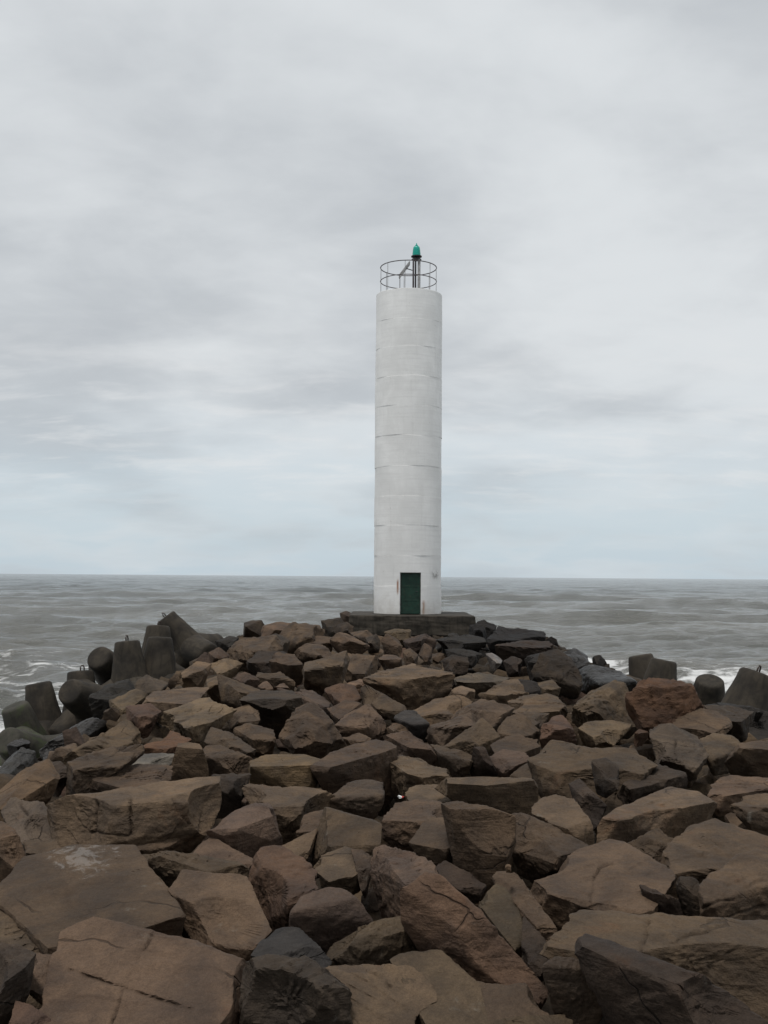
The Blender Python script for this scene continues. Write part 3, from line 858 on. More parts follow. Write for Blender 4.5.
R('pale flat-faced stone left of the tiny red-brown stone', 't', [(578,727),(591,722),(612,721),(632,725),(624,729),(614,737),(599,740)], [(582,738),(600,745)], .6)
R('reddish stone left of the pale flat-faced stone', 'r', [(539,729),(549,717),(562,716),(572,727),(560,730)], [(542,744),(576,741),(560,746)], .6)
R('light lumpy stone above the reddish stone', 't', [(510,700),(541,692),(556,698),(568,710),(540,713),(515,714)], [(520,719),(560,719)], .6)
R('brown stone beside the reddish stone, on its left', 'b', [(505,722),(525,713),(548,714),(540,722),(530,728)], [(512,737),(538,738)], .6)
# --- dark wet stones to the right of the tower
R('big black-brown boulder at the right shoulder of the jetty', 'd', [(533,664),(541,655),(557,651),(570,658),(583,680),(560,672)], [(577,690),(566,692),(557,685),(535,675)], .5)
R('glossy black stone behind the black-brown boulder', 'k', [(559,650),(576,649),(587,656),(589,663),(574,663)], [(580,678),(591,675)], .6, wet=True)
R('smooth glossy black stone left of the twin concrete legs', 'k', [(580,671),(591,664),(603,668),(620,672),(634,680),(599,683)], [(582,689),(615,691),(637,691)], .6, wet=True, smooth=3)
R('black rock highest on the right shoulder of the jetty', 'k', [(488,640),(502,625),(515,625),(544,631),(544,640),(525,636)], [(492,648),(530,648)], .5)
R('black rock just under the highest one on the right shoulder', 'd', [(497,645),(520,641),(546,640),(557,650)], [(500,657),(552,658)], .5)
R('black stone touching the right end of the tower plinth', 'k', [(476,621),(484,620),(496,626),(490,634)], [(478,637),(492,640)], .5)
R('long dark grey slab in front of the tower plinth', 'w', [(432,636),(459,633),(482,638),(484,642),(452,644),(436,642)], [(440,649),(475,649)], .6, name=SL)
R('small diamond-shaped brown stone below the tower door', 'b', [(419,654),(424,643),(432,648),(432,655),(426,659)], [], .35)
R('pale wet plank-like stone among the dark rocks', 'pg', [(486,654),(492,653),(502,660),(499,665),(494,663)], [(492,668)], .5, wet=True)
R('dark brown stone right of the pale plank-like stone', 'd', [(503,661),(513,656),(522,660),(518,668)], [(508,673),(520,673)], .5)
R('dark stone with a level top left of the black-brown boulder', 'w', [(524,657),(548,652),(560,660),(540,664),(526,664)], [(530,675),(555,676)], .6)
R('long smooth pale-grey stone below the pale plank', 'g', [(455,678),(478,673),(508,678),(500,682),(460,683)], [(460,689),(500,690)], .6, smooth=2, name=SL)
R('brown wedge below the long smooth pale-grey stone', 'b', [(480,694),(507,681),(517,680),(527,692),(510,696)], [(490,703),(507,708),(526,702)], .5)
R('rounded stone right of the brown wedge, above the light lumpy one', 'b', [(507,704),(519,697),(536,696),(552,692),(556,700),(532,708)], [(510,714),(530,716)], .5, smooth=2)
R('large light sandstone block left of the cleft wedge', 't', [(408,708),(424,702),(444,698),(463,696),(471,702),(466,714),(444,723),(430,720)], [(432,730),(462,726)], .6, rough=.8)
R('cleft wedge with a pointed right corner', 'b', [(430,727),(440,722),(470,722),(480,700),(511,709),(494,720),(470,730),(450,735)], [(430,737),(447,744),(494,730)], .6)
R('triangular stone below the cleft wedge', 'b', [(446,746),(469,729),(482,719),(498,737),(482,743),(460,752)], [(486,754),(462,758)], .5)
R('stepped brown stone right of the triangular stone', 'b', [(496,733),(509,717),(523,714),(538,729),(530,735),(515,737)], [(505,744),(535,746)], .6)
R('broad brown stone under the stepped one', 'b', [(492,745),(507,737),(532,732),(540,746),(523,752),(498,754)], [(510,762),(540,759)], .5)
R('dark little stone standing above the straight-edged slab', 'd', [(474,748),(484,747),(488,756)], [(471,772),(498,778),(478,768)], .4)
R('low stone right of the dark little stone', 'p', [(489,758),(504,750),(524,753),(530,760),(509,768)], [(500,778),(515,777)], .5)
R('blue-black rounded stone near the middle', 'bl', [(394,718),(404,711),(415,711),(429,723),(412,724)], [(428,736),(415,735),(400,727)], .6, smooth=3, jit=.02)
R('brown boulder below the blue-black stone', 'b', [(385,735),(406,731),(422,738),(433,750),(410,748)], [(388,758),(405,762),(432,767),(440,770)], .5)
R('small light stone left of the blue-black stone', 't', [(386,725),(405,722),(410,728),(395,732)], [(390,737),(410,737)], .6)
R('low dark-fronted stone below the triangular stone', 'b', [(431,744),(446,747),(472,754),(470,760),(440,754)], [(436,767),(468,775)], .5)
# --- middle, left of the tower line
R('big ochre-stained angular boulder', 'b', [(284,728),(297,710),(312,704),(322,712),(330,722),(315,722),(300,738)], [(281,736),(290,747),(312,759),(324,761),(345,745)], .55)
R('light angular stone right of the ochre-stained boulder', 't', [(337,725),(348,715),(368,705),(378,716),(385,722),(362,728)], [(342,737),(372,737),(384,732)], .6)
R('shell-shaped boulder with a hollow dark front', 'd', [(237,704),(255,692),(290,692),(303,700),(280,698)], [(260,714),(272,727),(287,724),(304,706)], .7, rough=.7)
R('purplish sloping stone behind the ochre-stained boulder', 'p', [(275,688),(285,685),(312,690),(329,702),(326,708),(306,700)], [(310,710)], .5)
R('red-brown stone right of the purplish one', 'r', [(325,690),(339,684),(354,686),(360,698),(345,704),(333,698)], [(340,710),(358,707)], .5)
R('thin slab tilted to the right above the blue-black stone', 'ol', [(357,688),(366,685),(385,696),(406,707),(402,711),(377,708)], [(370,714),(398,715)], .45, name=SL)
R('large smooth block with a shadowed front below the plinth', 'b', [(366,679),(377,673),(402,671),(412,665),(442,667),(452,676),(430,678),(400,680)], [(370,690),(390,696),(402,699),(430,695),(447,689)], .6)
R('block with a long dark front, midway left of the tower', 'b', [(304,664),(322,660),(345,652),(348,660),(340,670),(306,671)], [(306,687),(340,686)], .65)
R('pale flat rock directly left of the dark-fronted small block', 't', [(343,673),(347,654),(362,648),(377,652),(377,667),(364,674)], [(350,680),(372,678)], .65)
R('small dark-fronted block below the door side of the plinth', 'b', [(376,660),(385,655),(402,656),(400,660)], [(382,669),(392,671),(402,668)], .6)
R('flat stone leaning up to the plinth below the door', 'b', [(384,632),(395,629),(411,630),(408,634),(392,635)], [(395,641),(410,641)], .6)
R('slanted dark-edged stone left of the diamond-shaped one', 'b', [(377,640),(386,634),(398,640),(404,650)], [(385,652),(400,655)], .5)
R('large tan rock on the skyline left of the plinth', 'b', [(278,636),(294,622),(320,622),(323,635),(308,642),(292,637)], [(280,646),(292,651),(306,648)], .45)
R('rounded brown rock with a dark face below the skyline rock', 'b', [(294,650),(308,644),(322,645),(331,652),(318,655)], [(300,659),(312,662),(328,659)], .6)
R('low stone sloping right below the left end of the plinth', 'b', [(329,639),(337,632),(348,635),(370,646),(362,649),(348,644)], [(340,650),(352,654)], .5)
R('round-backed brown boulder left of the long dark-fronted block', 'b', [(264,660),(280,652),(292,653),(302,664),(285,664)], [(275,674),(292,680),(303,676)], .6, smooth=2)
R('stone with a dark underside below the round-backed boulder', 'b', [(252,676),(268,667),(280,672),(294,682),(275,680)], [(258,691),(272,690),(292,690)], .6)
R('dark square stone on the left skyline', 'd', [(244,621),(261,620),(264,625),(246,627)], [(244,637),(262,636)], .6)
R('low brown stone on the skyline right of the dark square one', 'b', [(262,626),(280,622),(292,624),(280,632)], [(262,641),(278,640)], .5)
R('dark stone on the skyline between tan rock and plinth', 'd', [(322,621),(340,618),(345,624),(335,630)], [(325,635),(342,636)], .5)
R('dark lump at the left corner of the plinth', 'd', [(340,613),(346,611),(352,613),(350,617)], [(342,623),(350,624)], .5)
R('large tan boulder with crease lines on the left', 't', [(146,727),(167,712),(200,700),(213,698),(232,698),(234,710),(210,722),(185,728)], [(150,737),(180,740),(200,737),(222,724)], .55, cracks=[[(172,716),(190,710)],[(178,722),(193,715)]])
R('rounded block right of the creased tan boulder', 'b', [(227,712),(248,705),(257,711),(259,720),(240,722)], [(228,730),(250,730)], .6)
R('tiny stone lying on the creased tan boulder', 't', [(211,724),(219,721),(221,726)], [(212,730),(220,730)], .5)
R('wedge with a sharp left point below the creased tan boulder', 'b', [(206,742),(212,728),(230,733),(255,750),(240,753),(227,742)], [(210,750),(235,757)], .5)
R('broken layered stone left of the ochre-stained boulder', 'b', [(234,730),(248,724),(272,730),(275,740),(258,742)], [(245,750),(272,751)], .6)
R('stone with a dark triangular front above the creased boulder', 'b', [(218,675),(232,680),(258,690),(245,698)], [(222,700),(236,707)], .5)
R('small upright block left of the dark triangular front', 't', [(207,680),(219,676),(222,684),(208,686)], [(207,699),(230,700)], .6)
R('flat rock behind the creased tan boulder', 'b', [(143,702),(155,692),(190,688),(207,688),(200,697),(185,704)], [(148,708),(170,712)], .55)
R('tan stone right of the lying concrete leg', 't', [(176,677),(197,662),(211,664),(207,673),(192,678)], [(185,686),(203,683)], .55)
R('tan stone further right, below the leftmost skyline rubble', 't', [(210,664),(228,658),(243,663),(234,671),(219,675)], [(225,680)], .55)
R('broad brown rock below the dark square skyline stone', 'b', [(226,648),(232,640),(255,638),(275,636),(282,648),(262,656)], [(232,662),(250,664),(270,662)], .55)
R('brown rock with a dark cavity right of the broad one', 'd', [(247,662),(259,652),(283,652),(292,660),(275,666)], [(252,674),(275,677)], .5)
R('small pointed stone under the rock with the dark cavity', 'b', [(226,676),(243,669),(259,680),(250,684)], [(240,692),(256,692)], .5)
R('dark stone beside the lying concrete leg on the skyline', 'w', [(216,641),(230,636),(238,638),(232,643)], [(220,652),(236,652)], .5)
R('grey smooth stone below the upright concrete legs', 'g', [(138,680),(147,675),(168,683),(160,690)], [(135,694),(155,697)], .5, smooth=3)
R('red-brown block with a dark left face, left side', 'r', [(127,707),(150,704),(160,712),(146,720),(135,716)], [(128,722),(140,728),(147,734)], .6)
R('brown stone above the red-brown block', 'b', [(110,700),(135,690),(148,694),(140,704),(125,712)], [(112,714),(122,720)], .5, zg=-.5)
R('long dark wet slab sloping down the left flank', 'w', [(40,748),(62,735),(85,720),(104,711),(112,720),(95,733),(60,752)], [(45,758),(90,745)], .5, zg=-.9, wet=True, name=SL)
R('dark wet stone at the left edge by the water', 'w', [(-10,780),(8,760),(20,750),(34,752),(36,763),(12,776),(-8,790)], [(0,796),(30,775)], .5, zg=-.9, wet=True)
R('dark reddish stone below the slanting tan slab', 'd', [(48,764),(60,762),(70,768),(66,780)], [(50,787),(64,794)], .5)
R('small brown stone right of the light angular stone', 'b', [(343,738),(358,733),(371,738),(360,744)], [(346,748),(368,749)], .5)
R('dark broad stone on the left flank above the wet slab', 'w', [(88,698),(105,686),(128,680),(134,690),(118,700)], [(95,712),(118,716)], .5, zg=-.8)
R('dark stone near the foam at the far left', 'w', [(8,745),(20,738),(30,742),(26,748)], [(10,756),(28,756)], .5, zg=-1.3, wet=True)
R('dark brown rock between orange boulder and right edge', 'd', [(705,706),(728,706),(752,712),(740,722),(722,720)], [(712,734),(745,738)], .5, zg=-.35)
R('dark ledge below the large leaning concrete leg', 'w', [(708,706),(730,704),(770,712),(785,716),(770,724)], [(735,738),(785,740)], .6, zg=-.5, name=SL)
# --- more small stones between the larger ones, towards the tower
R('small brown stone left of the diamond-shaped one', 'b', [(403,652),(410,648),(418,655),(412,662)], [(405,665),(416,665)], .5)
R('dark olive stone above the long smooth pale-grey stone', 'd', [(443,660),(453,655),(467,658),(469,665),(452,668)], [(446,673),(466,673)], .5)
R('flat dark stone between the diamond-shaped stone and the pale plank', 'w', [(446,650),(463,648),(482,654),(473,658)], [(450,660),(474,662)], .6)
R('pinkish-brown stone above the large light sandstone block', 'pk', [(450,690),(461,686),(474,690),(476,696),(461,694)], [(455,700),(474,702)], .6)
R('dark stone right of the brown wedge', 'w', [(517,679),(536,682),(540,690),(523,694)], [(520,699),(538,699)], .5)
R('small brown stone below the black-brown boulder', 'b', [(537,684),(552,680),(560,688),(545,691)], [(540,696),(558,695)], .5)
R('dark flat stone under the plinth right below the door', 'd', [(404,640),(425,634),(436,640),(420,644)], [(408,651),(432,650)], .6)
R('thin flat stone below the left half of the plinth', 'b', [(351,633),(368,630),(374,636),(356,638)], [(354,642),(372,643)], .7)
R('small dark stone right of the thin flat stone', 'd', [(365,637),(376,634),(380,641),(370,645)], [(368,650),(379,649)], .5)
R('brown stone between the ochre-stained boulder and the thin tilted slab', 'b', [(328,708),(343,700),(360,704),(350,713),(338,720)], [(340,726),(358,720)], .5)
R('small stone in front of the pale flat rock', 't', [(344,685),(357,679),(368,681),(362,687)], [(348,692),(364,692)], .6)
R('little stone above the purplish sloping stone', 'b', [(272,687),(284,683),(292,688)], [(275,694),(290,694)], .5)
R('little stone above the shell-shaped boulder', 'b', [(257,685),(267,681),(273,688),(264,691)], [(260,696),(271,695)], .5)
R('small brown stone left of the broad brown rock', 'b', [(209,653),(219,648),(229,655),(218,660)], [(213,666),(227,665)], .5)
R('black stone filling the corner right of the plinth', 'k', [(470,626),(478,623),(486,628),(480,634)], [(470,642),(486,643)], .5)
R('dark stone under the left corner of the plinth', 'd', [(336,626),(347,622),(354,626),(350,631)], [(336,638),(353,639)], .5)
R('long brown stone between the skyline rocks and the plinth', 'b', [(300,640),(316,636),(334,638),(330,646),(310,647)], [(304,652),(330,652)], .6)
R('dark brown stone above the broad brown rock', 'd', [(262,640),(276,634),(290,640),(284,646),(268,646)], [(266,653),(286,653)], .5)


# ------------------------------------------------------------------ loose rubble filling the gaps (uncountable)
def rubble():
    protos = []
    for k in range(10):
        r = np.random.default_rng(400 + k)
        P = r.normal(size=(12, 3)) * (1.0, 0.8, 0.6)
        P /= np.maximum(np.linalg.norm(P, axis=1)[:, None], 0.7)
        _, v, f = angular_shape(P, 0.42, 500 + k, rough=1.1, cuts=4, scoops=3)
        protos.append((v / np.abs(v).max(), f))
    V, Fc, T, n = [], [], [], 0
    r = np.random.default_rng(77)
    for gy_ in np.arange(-5, 57, 0.62):
        for gx_ in np.arange(-10.2, 11.2, 0.62):
            x, y = gx_ + r.uniform(-.25, .25), gy_ + r.uniform(-.25, .25)
            h = float(mound(x, y))
            if h < -3.4 or (abs(x) < 0.6 and -1 < y < 1.0):
                continue
            s = r.uniform(0.26, 0.48)
            top = h - 0.47 + r.uniform(-.14, .08)
            if y < 11:
                top -= 0.26 * min(1, (11 - y) / 3)
            if abs(x - 1.0) < 2.6 and 43.3 < y < 48.8:
                continue
            v, f = protos[r.integers(len(protos))]
            e = Matrix.Rotation(r.uniform(0, 6.28), 3, 'Z') @ Matrix.Rotation(r.uniform(-.7, .7), 3, 'X')
            q = (v * s) @ np.array(e).T
            q = q + (x, y, top - q[:, 2].max())
            V.append(q)
            Fc.append(f + n)
            n += len(q)
            dark = h < -0.35 or (x > 1.8 + r.uniform(-.6, .6) and y > 25)
            T.append(np.full(len(q), r.uniform(0.0, 0.12) if dark else r.uniform(0.2, 0.8)))
    o = mesh_obj('rubble', np.vstack(V), np.vstack(Fc), M_RUBBLE, smooth=True, attrs={'tint': np.concatenate(T)})
    tag(o, 'loose brown rubble filling the gaps between the boulders', 'rubble', kind='stuff')


rubble()


# ------------------------------------------------------------------ smaller stones wedged where the rubble would lie open
def wedge_stones():
    bpy.context.view_layer.update()
    dg = bpy.context.evaluated_depsgraph_get()
    r = np.random.default_rng(5)
    done, spots, used = [], [], set()
    for _ in range(5200):
        px, py = r.uniform(30, 760), 632 + 330 * r.random() ** 1.5
        gap = 9 + (py - 620) * 0.045
        if any(abs(px - a) < gap * 1.3 and abs(py - b) < gap * 0.8 for a, b in done):
            continue
        d = Vector(ray(px, py)).normalized()
        ok, loc, nor, _i, ob, _m = scene.ray_cast(dg, Vector((0, 0, EYE)), d)
        if ok and ob.name.split('.')[0] in ('rubble', 'jetty_mound') and loc.z > -1.1:
            done.append((px, py))
            spots.append((px, py, loc.copy()))
        if len(spots) >= 105:
            break
    for k, (px, py, loc) in enumerate(spots):
        s = r.uniform(8, 15) * (1 + (py - 632) / 260) * loc.y / F_PX
        s = min(max(s, 0.11), 0.36)
        P = r.normal(size=(11, 3)) * (1.0, 0.8, 0.62)
        P = P / np.maximum(np.linalg.norm(P, axis=1)[:, None], 0.75) * s
        rot = Matrix.Rotation(r.uniform(0, 6.28), 3, 'Z') @ Matrix.Rotation(r.uniform(-.8, .8), 3, 'X')
        P = P @ np.array(rot).T
        c, v, f = angular_shape(P, max(2.2 * loc.y / F_PX, s / 12), 700 + k, rough=1.0, cuts=3, scoops=3)
        o = mesh_obj('stone', v, f, M_ROCK, loc=(loc.x, loc.y + 0.3 * s, loc.z + 0.15 * s), smooth=True)
        o.data.set_sharp_from_angle(angle=math.radians(32))
        dark = (loc.x > 1.8 and loc.y > 25) or loc.x < -4.6
        c_ = PAL['w'] if dark else PAL[('b', 'b', 'd', 't', 'r', 'p', 'g')[k % 7]]
        kk = r.uniform(.8, 1.2)
        o.color = tuple(x * kk * q for x, q in zip(c_, (0.80, 0.728, 0.685))) + (1,)
        kind = 'small dark wet stone' if dark else 'small brown stone'
        near = sorted((math.hypot(a - px, (b - py) * 1.4), a, b, t) for a, b, t in PLACED if len(t.replace('-', ' ').split()) <= 8)
        for _d, a, b, t in near:
            side = ('left' if px < a else 'right') if abs(px - a) > 1.2 * abs(py - b) else ('behind' if py < b else 'in front')
            lab = kind + {'left': ' just left of the ', 'right': ' just right of the ', 'behind': ' tucked behind the ', 'in front': ' lying before the '}[side] + t
            if lab not in used:
                break
        used.add(lab)
        tag(o, lab, 'stone', 'small stones wedged between the boulders')


wedge_stones()

# ------------------------------------------------------------------ the tower
TY = 46.0
TX = at(407.2, 614, TY).x
TR = 1.40
BASE_Z = at(408, 614.5, TY - TR).z
TOP_Z = at(409, 296.3, TY).z


def zrow(py):                         # height at which the front of the tower meets image row py
    return at(408.5, py, TY - TR).z


tower = tag(empty('lighthouse', (TX, TY, BASE_Z)), 'round white concrete lighthouse tower with a green door at the jetty end', 'lighthouse')
joints = [BASE_Z] + [zrow(y) for y in (586, 555.7, 525, 495.6, 465.5, 434.6, 404.5, 375, 345, 317.4)] + [TOP_Z]
joints = [z - BASE_Z for z in joints]
DOOR_W, DOOR_H = 0.86, zrow(572.5) - BASE_Z
DOOR_A = math.asin(0.10 / TR)
HALF_A = math.asin(DOOR_W / 2 / TR)


def ring_profile(z0, z1, r, b=0.009, rows=7):
    zs = np.linspace(z0 + b, z1 - b, rows)
    out = [(r - b * 0.5, z0)] + [(r, z) for z in zs] + [(r - b * 0.5, z1)]
    return out + [(r - 0.2, z1), (r - 0.2, z0)]


JW = [(random.uniform(0, 6.28), random.uniform(0, 6.28), random.uniform(.004, .016)) for _ in range(12)]


def wob(i, a):
    p0, p1, k = JW[i]
    return 0.0 if i in (0, 11) else k * (math.sin(a * 2 + p0) + 0.7 * math.sin(a * 5 + p1))


for i in range(11):
    z0, z1 = joints[i], joints[i + 1]
    r_ = TR + random.uniform(-0.006, 0.006)
    ph = random.uniform(0, 6.28)
    jit = lambda a, z, ph=ph: 0.006 * math.sin(3 * a + ph + z * 2) + 0.004 * math.sin(7 * a - ph)
    bm = bmesh.new()
    if i == 0:
        lathe(bm, ring_profile(z0, z1, r_, rows=16), 340, DOOR_A + HALF_A, DOOR_A - HALF_A + 2 * math.pi, jitter=jit)
    elif i == 1 and DOOR_H < z1 - 0.05:
        lathe(bm, ring_profile(z0, DOOR_H, r_, b=0.0005, rows=9), 340, DOOR_A + HALF_A, DOOR_A - HALF_A + 2 * math.pi, jitter=jit)
        lathe(bm, ring_profile(DOOR_H + 0.001, z1, r_, b=0.0005, rows=9), 340, jitter=jit)
    else:
        lathe(bm, ring_profile(z0, z1, r_), 128, jitter=jit)
    # slightly uneven edges
    for v in bm.verts:
        k = (v.co.z - z0) / (z1 - z0)
        a = math.atan2(v.co.x, -v.co.y)
        if i != 1 or k > 0.62:
            v.co.z += wob(i + 1, a) * max(0, k * 2 - 1)
        v.co.z += wob(i, a) * max(0, 1 - 2 * k)
    bmesh.ops.recalc_face_normals(bm, faces=bm.faces)
    o = bm_obj('concrete_ring', bm, M_TOWER, tower)
    me = o.data
    co = np.zeros(len(me.vertices) * 3)
    me.vertices.foreach_get('co', co)
    co = co.reshape(-1, 3)
    for nm in ('rust', 'soot'):
        me.attributes.new(nm, 'FLOAT', 'POINT')
    # rust runs beside the door and a scuffed patch to its right
    if i < 2:
        fr = co[:, 1] < 0
        rust = np.zeros(len(co))
        for cx_, za, zb, w_ in ((-0.42, 0.85, 1.45, 0.035), (0.63, 0.0, 0.62, 0.05)):
            rust = np.maximum(rust, np.exp(-((co[:, 0] - cx_) / w_) ** 2) * np.clip((co[:, 2] - za + .1) / .2, 0, 1) * np.clip((zb - co[:, 2]) / .15, 0, 1))
        me.attributes['rust'].data.foreach_set('value', (rust * fr).astype(np.float32))
        soot = np.exp(-((co[:, 0] - 1.12) / .13) ** 2 - ((co[:, 2] - 1.62) / .16) ** 2) * fr
        me.attributes['soot'].data.foreach_set('value', soot.astype(np.float32))

# rust runs as thin raised scabs of their own beside the door
bm = bmesh.new()
lathe(bm, [(0.0, joints[-1] - 0.18), (TR - 0.22, joints[-1] - 0.18), (TR - 0.22, joints[-1] - 0.012), (0.0, joints[-1] - 0.008)][1:3] + [(0.02, joints[-1] - 0.008), (0.02, joints[-1] - 0.18)], 64)
bm_obj('roof_slab', bm, M_TOWER, tower)

# door: leaf set back in the opening, with frame, hinges and handle
dx = math.sin(DOOR_A) * TR
dy = -TR * math.cos(HALF_A + DOOR_A) + 0.05
bm = bmesh.new()
box(bm, (dx, dy + 0.03, DOOR_H / 2), (DOOR_W - 0.09, 0.04, DOOR_H - 0.05), bevel=0.004)
for k in range(1, 3):                                    # pressed ribs of the sheet-steel leaf
    box(bm, (dx, dy + 0.008, DOOR_H * k / 3), (DOOR_W - 0.2, 0.012, 0.05), bevel=0.004)
door = bm_obj('door', bm, M_DOOR, tower)
door['label'] = 'dark green steel door at the foot of the tower'
bm = bmesh.new()
box(bm, (dx - DOOR_W / 2 + 0.02, dy + 0.02, DOOR_H / 2), (0.045, 0.10, DOOR_H - 0.002), bevel=0.004)
bm_obj('door_jamb', bm, M_FRAME, tower)
bm = bmesh.new()
box(bm, (dx + DOOR_W / 2 - 0.02, dy + 0.02, DOOR_H / 2), (0.045, 0.10, DOOR_H - 0.002), bevel=0.004)
bm_obj('door_jamb', bm, M_FRAME, tower)
bm = bmesh.new()
box(bm, (dx, dy + 0.02, DOOR_H - 0.025), (DOOR_W - 0.09, 0.10, 0.04), bevel=0.004)
bm_obj('door_lintel', bm, M_FRAME, tower)
bm = bmesh.new()
tube(bm, [(dx + 0.29, dy + 0.01, 0.92), (dx + 0.29, dy - 0.05, 0.92), (dx + 0.21, dy - 0.05, 0.92)], 0.012, 8)
bm_obj('handle', bm, M_DARK, door)
for k in (0.35, 1.45):
    bm = bmesh.new()
    tube(bm, [(dx - DOOR_W / 2 + 0.055, dy - 0.002, k), (dx - DOOR_W / 2 + 0.055, dy - 0.002, k + 0.12)], 0.014, 8)
    bm_obj('hinge', bm, M_DARK, door)

# railing
RR = 1.185
RX = -0.035
zt = joints[-1]
z_top = at(409, 268.1, TY).z - BASE_Z
z_mid = at(409, 281.8, TY).z - BASE_Z
railing = empty('railing', (0, 0, 0))
railing.parent = tower
for z, rad in ((z_top, 0.021), (z_mid, 0.019)):
    bm = bmesh.new()
    tube(bm, [(RX + RR * math.cos(k * math.pi / 32), RR * math.sin(k * math.pi / 32), z) for k in range(64)], rad, 8, closed=True)
    bm_obj('rail', bm, M_RAIL, railing, smooth=True)
for k, a in enumerate((190, 222, 262, 318, 350, 40, 98, 142)):
    a = math.radians(a)
    c_ = (RX + RR * math.cos(a), RR * math.sin(a))
    bm = bmesh.new()
    tube(bm, [(*c_, zt - 0.03), (*c_, z_top)], 0.012, 8)
    lathe(bm, [(0.01, zt - 0.012), (0.05, zt - 0.012), (0.05, zt + 0.01), (0.01, zt + 0.01)], 10, c=c_)
    bm_obj('post', bm, M_MAST, railing)

# lantern on its mast
mx = at(416.4, 270, TY).x - TX
z_pl = at(416, 257, TY).z - BASE_Z
mast = empty('lantern_mast', (0, 0, 0))
mast.parent = tower
for ox, oy, rad, mt in ((-0.13, -0.10, 0.040, M_RAIL), (-0.03, 0.12, 0.035, M_DARK), (0.11, -0.06, 0.062, M_MAST)):
    bm = bmesh.new()
    tube(bm, [(mx + ox, oy, zt - 0.02), (mx + ox, oy, z_pl - 0.12)], rad, 12)
    bm_obj('mast_leg', bm, mt, mast, smooth=False)
bm = bmesh.new()
lathe(bm, [(0.02, z_pl - 0.13), (0.21, z_pl - 0.13), (0.21, z_pl - 0.10), (0.10, z_pl - 0.08), (0.09, z_pl - 0.03), (0.23, z_pl), (0.23, z_pl + 0.035), (0.02, z_pl + 0.035)], 28, c=(mx, 0))
bm_obj('mounting_plate', bm, M_DARK, mast)
lan = empty('lantern', (0, 0, 0))
lan.parent = tower
bm = bmesh.new()
prof = [(0.02, 0.035), (0.175, 0.035), (0.182, 0.06), (0.172, 0.09), (0.176, 0.13), (0.160, 0.22), (0.163, 0.25), (0.150, 0.34), (0.132, 0.42), (0.10, 0.455), (0.02, 0.465)]
lathe(bm, [(r, z_pl + z) for r, z in prof], 32, c=(mx, 0))
q = bm_obj('lens', bm, M_LAMP, lan, smooth=True)
q['label'] = 'green ribbed lantern lens'
bm = bmesh.new()
lathe(bm, [(0.01, z_pl + .46), (0.05, z_pl + .46), (0.06, z_pl + .50), (0.03, z_pl + .53), (0.012, z_pl + .60), (0.004, z_pl + .60)], 16, c=(mx, 0))
bm_obj('cap', bm, M_LAMP, lan)
# solar panel seen edge-on, held by an arm
a_ = at(350 + 315 / 6.4, 230 + 300 / 6.4, TY)
b_ = at(350 + 382 / 6.4, 230 + 212 / 6.4, TY)
pa, pb = Vector((a_.x - TX, 0, a_.z - BASE_Z)), Vector((b_.x - TX, 0, b_.z - BASE_Z))
mid, dirv = (pa + pb) / 2, (pb - pa)
ang = math.atan2(dirv.z, dirv.x)
rot = Matrix.Rotation(-ang, 3, 'Y')
sp = empty('solar_panel', (0, 0, 0))
sp.parent = tower
bm = bmesh.new()
box(bm, mid, (dirv.length, 0.55, 0.045), rot, bevel=0.006)
bm_obj('panel_frame', bm, M_MAST, sp)
bm = bmesh.new()
box(bm, mid + rot @ Vector((0, 0, 0.026)), (dirv.length - 0.06, 0.49, 0.006), rot)
bm_obj('cell_sheet', bm, M_PANEL, sp)
bm = bmesh.new()
tube(bm, [mid + rot @ Vector((0.1, 0, -0.03)), Vector((mx - 0.13, -0.10, mid.z - 0.05))], 0.02, 8)
bm_obj('support_arm', bm, M_DARK, sp)
bm = bmesh.new()
tube(bm, [pa + Vector((0.03, 0, -0.02)), Vector((pa.x + 0.03, 0, zt - 0.02))], 0.015, 8)
bm_obj('support_post', bm, M_RAIL, sp)

# plinth: rough cast block under the tower, in two pours
px0, px1 = at(349, 620, TY - 2.55).x, at(475, 620, TY - 2.55).x
pl = tag(empty('tower_plinth', ((px0 + px1) / 2, TY, BASE_Z)), 'rough dark concrete plinth under the white tower', 'plinth')


def rough_block(name, sx, sy, z0, z1, seed, parent):
    bm = bmesh.new()
    box(bm, (0, 0, (z0 + z1) / 2), (sx, sy, z1 - z0))
    bmesh.ops.bevel(bm, geom=list(bm.edges), offset=0.025, segments=2, affect='EDGES')
    bmesh.ops.subdivide_edges(bm, edges=[e for e in bm.edges if e.calc_length() > 0.3], cuts=28, use_grid_fill=True)
    P = np.array([v.co[:] for v in bm.verts])
    n = fbm(P * 1.6 + seed, 4)
    m = fbm(P * 5.0 + seed, 3)
    for v, a, b in zip(bm.verts, n, m):
        d = Vector((v.co.x, v.co.y, 0)).normalized()
        v.co += d * (0.05 * a + 0.025 * b)
        v.co.z += 0.022 * a if v.co.z < z1 - 0.01 else -abs(0.018 * b)
    return bm_obj(name, bm, M_SLAB, parent, smooth=True)


W = px1 - px0
rough_block('upper_pour', W, 5.1, -0.80, -0.004, 3.0, pl)
rough_block('footing', W - 0.10, 4.95, -1.6, -0.78, 8.0, pl)


# ------------------------------------------------------------------ tetrapods
H_T = 1.8


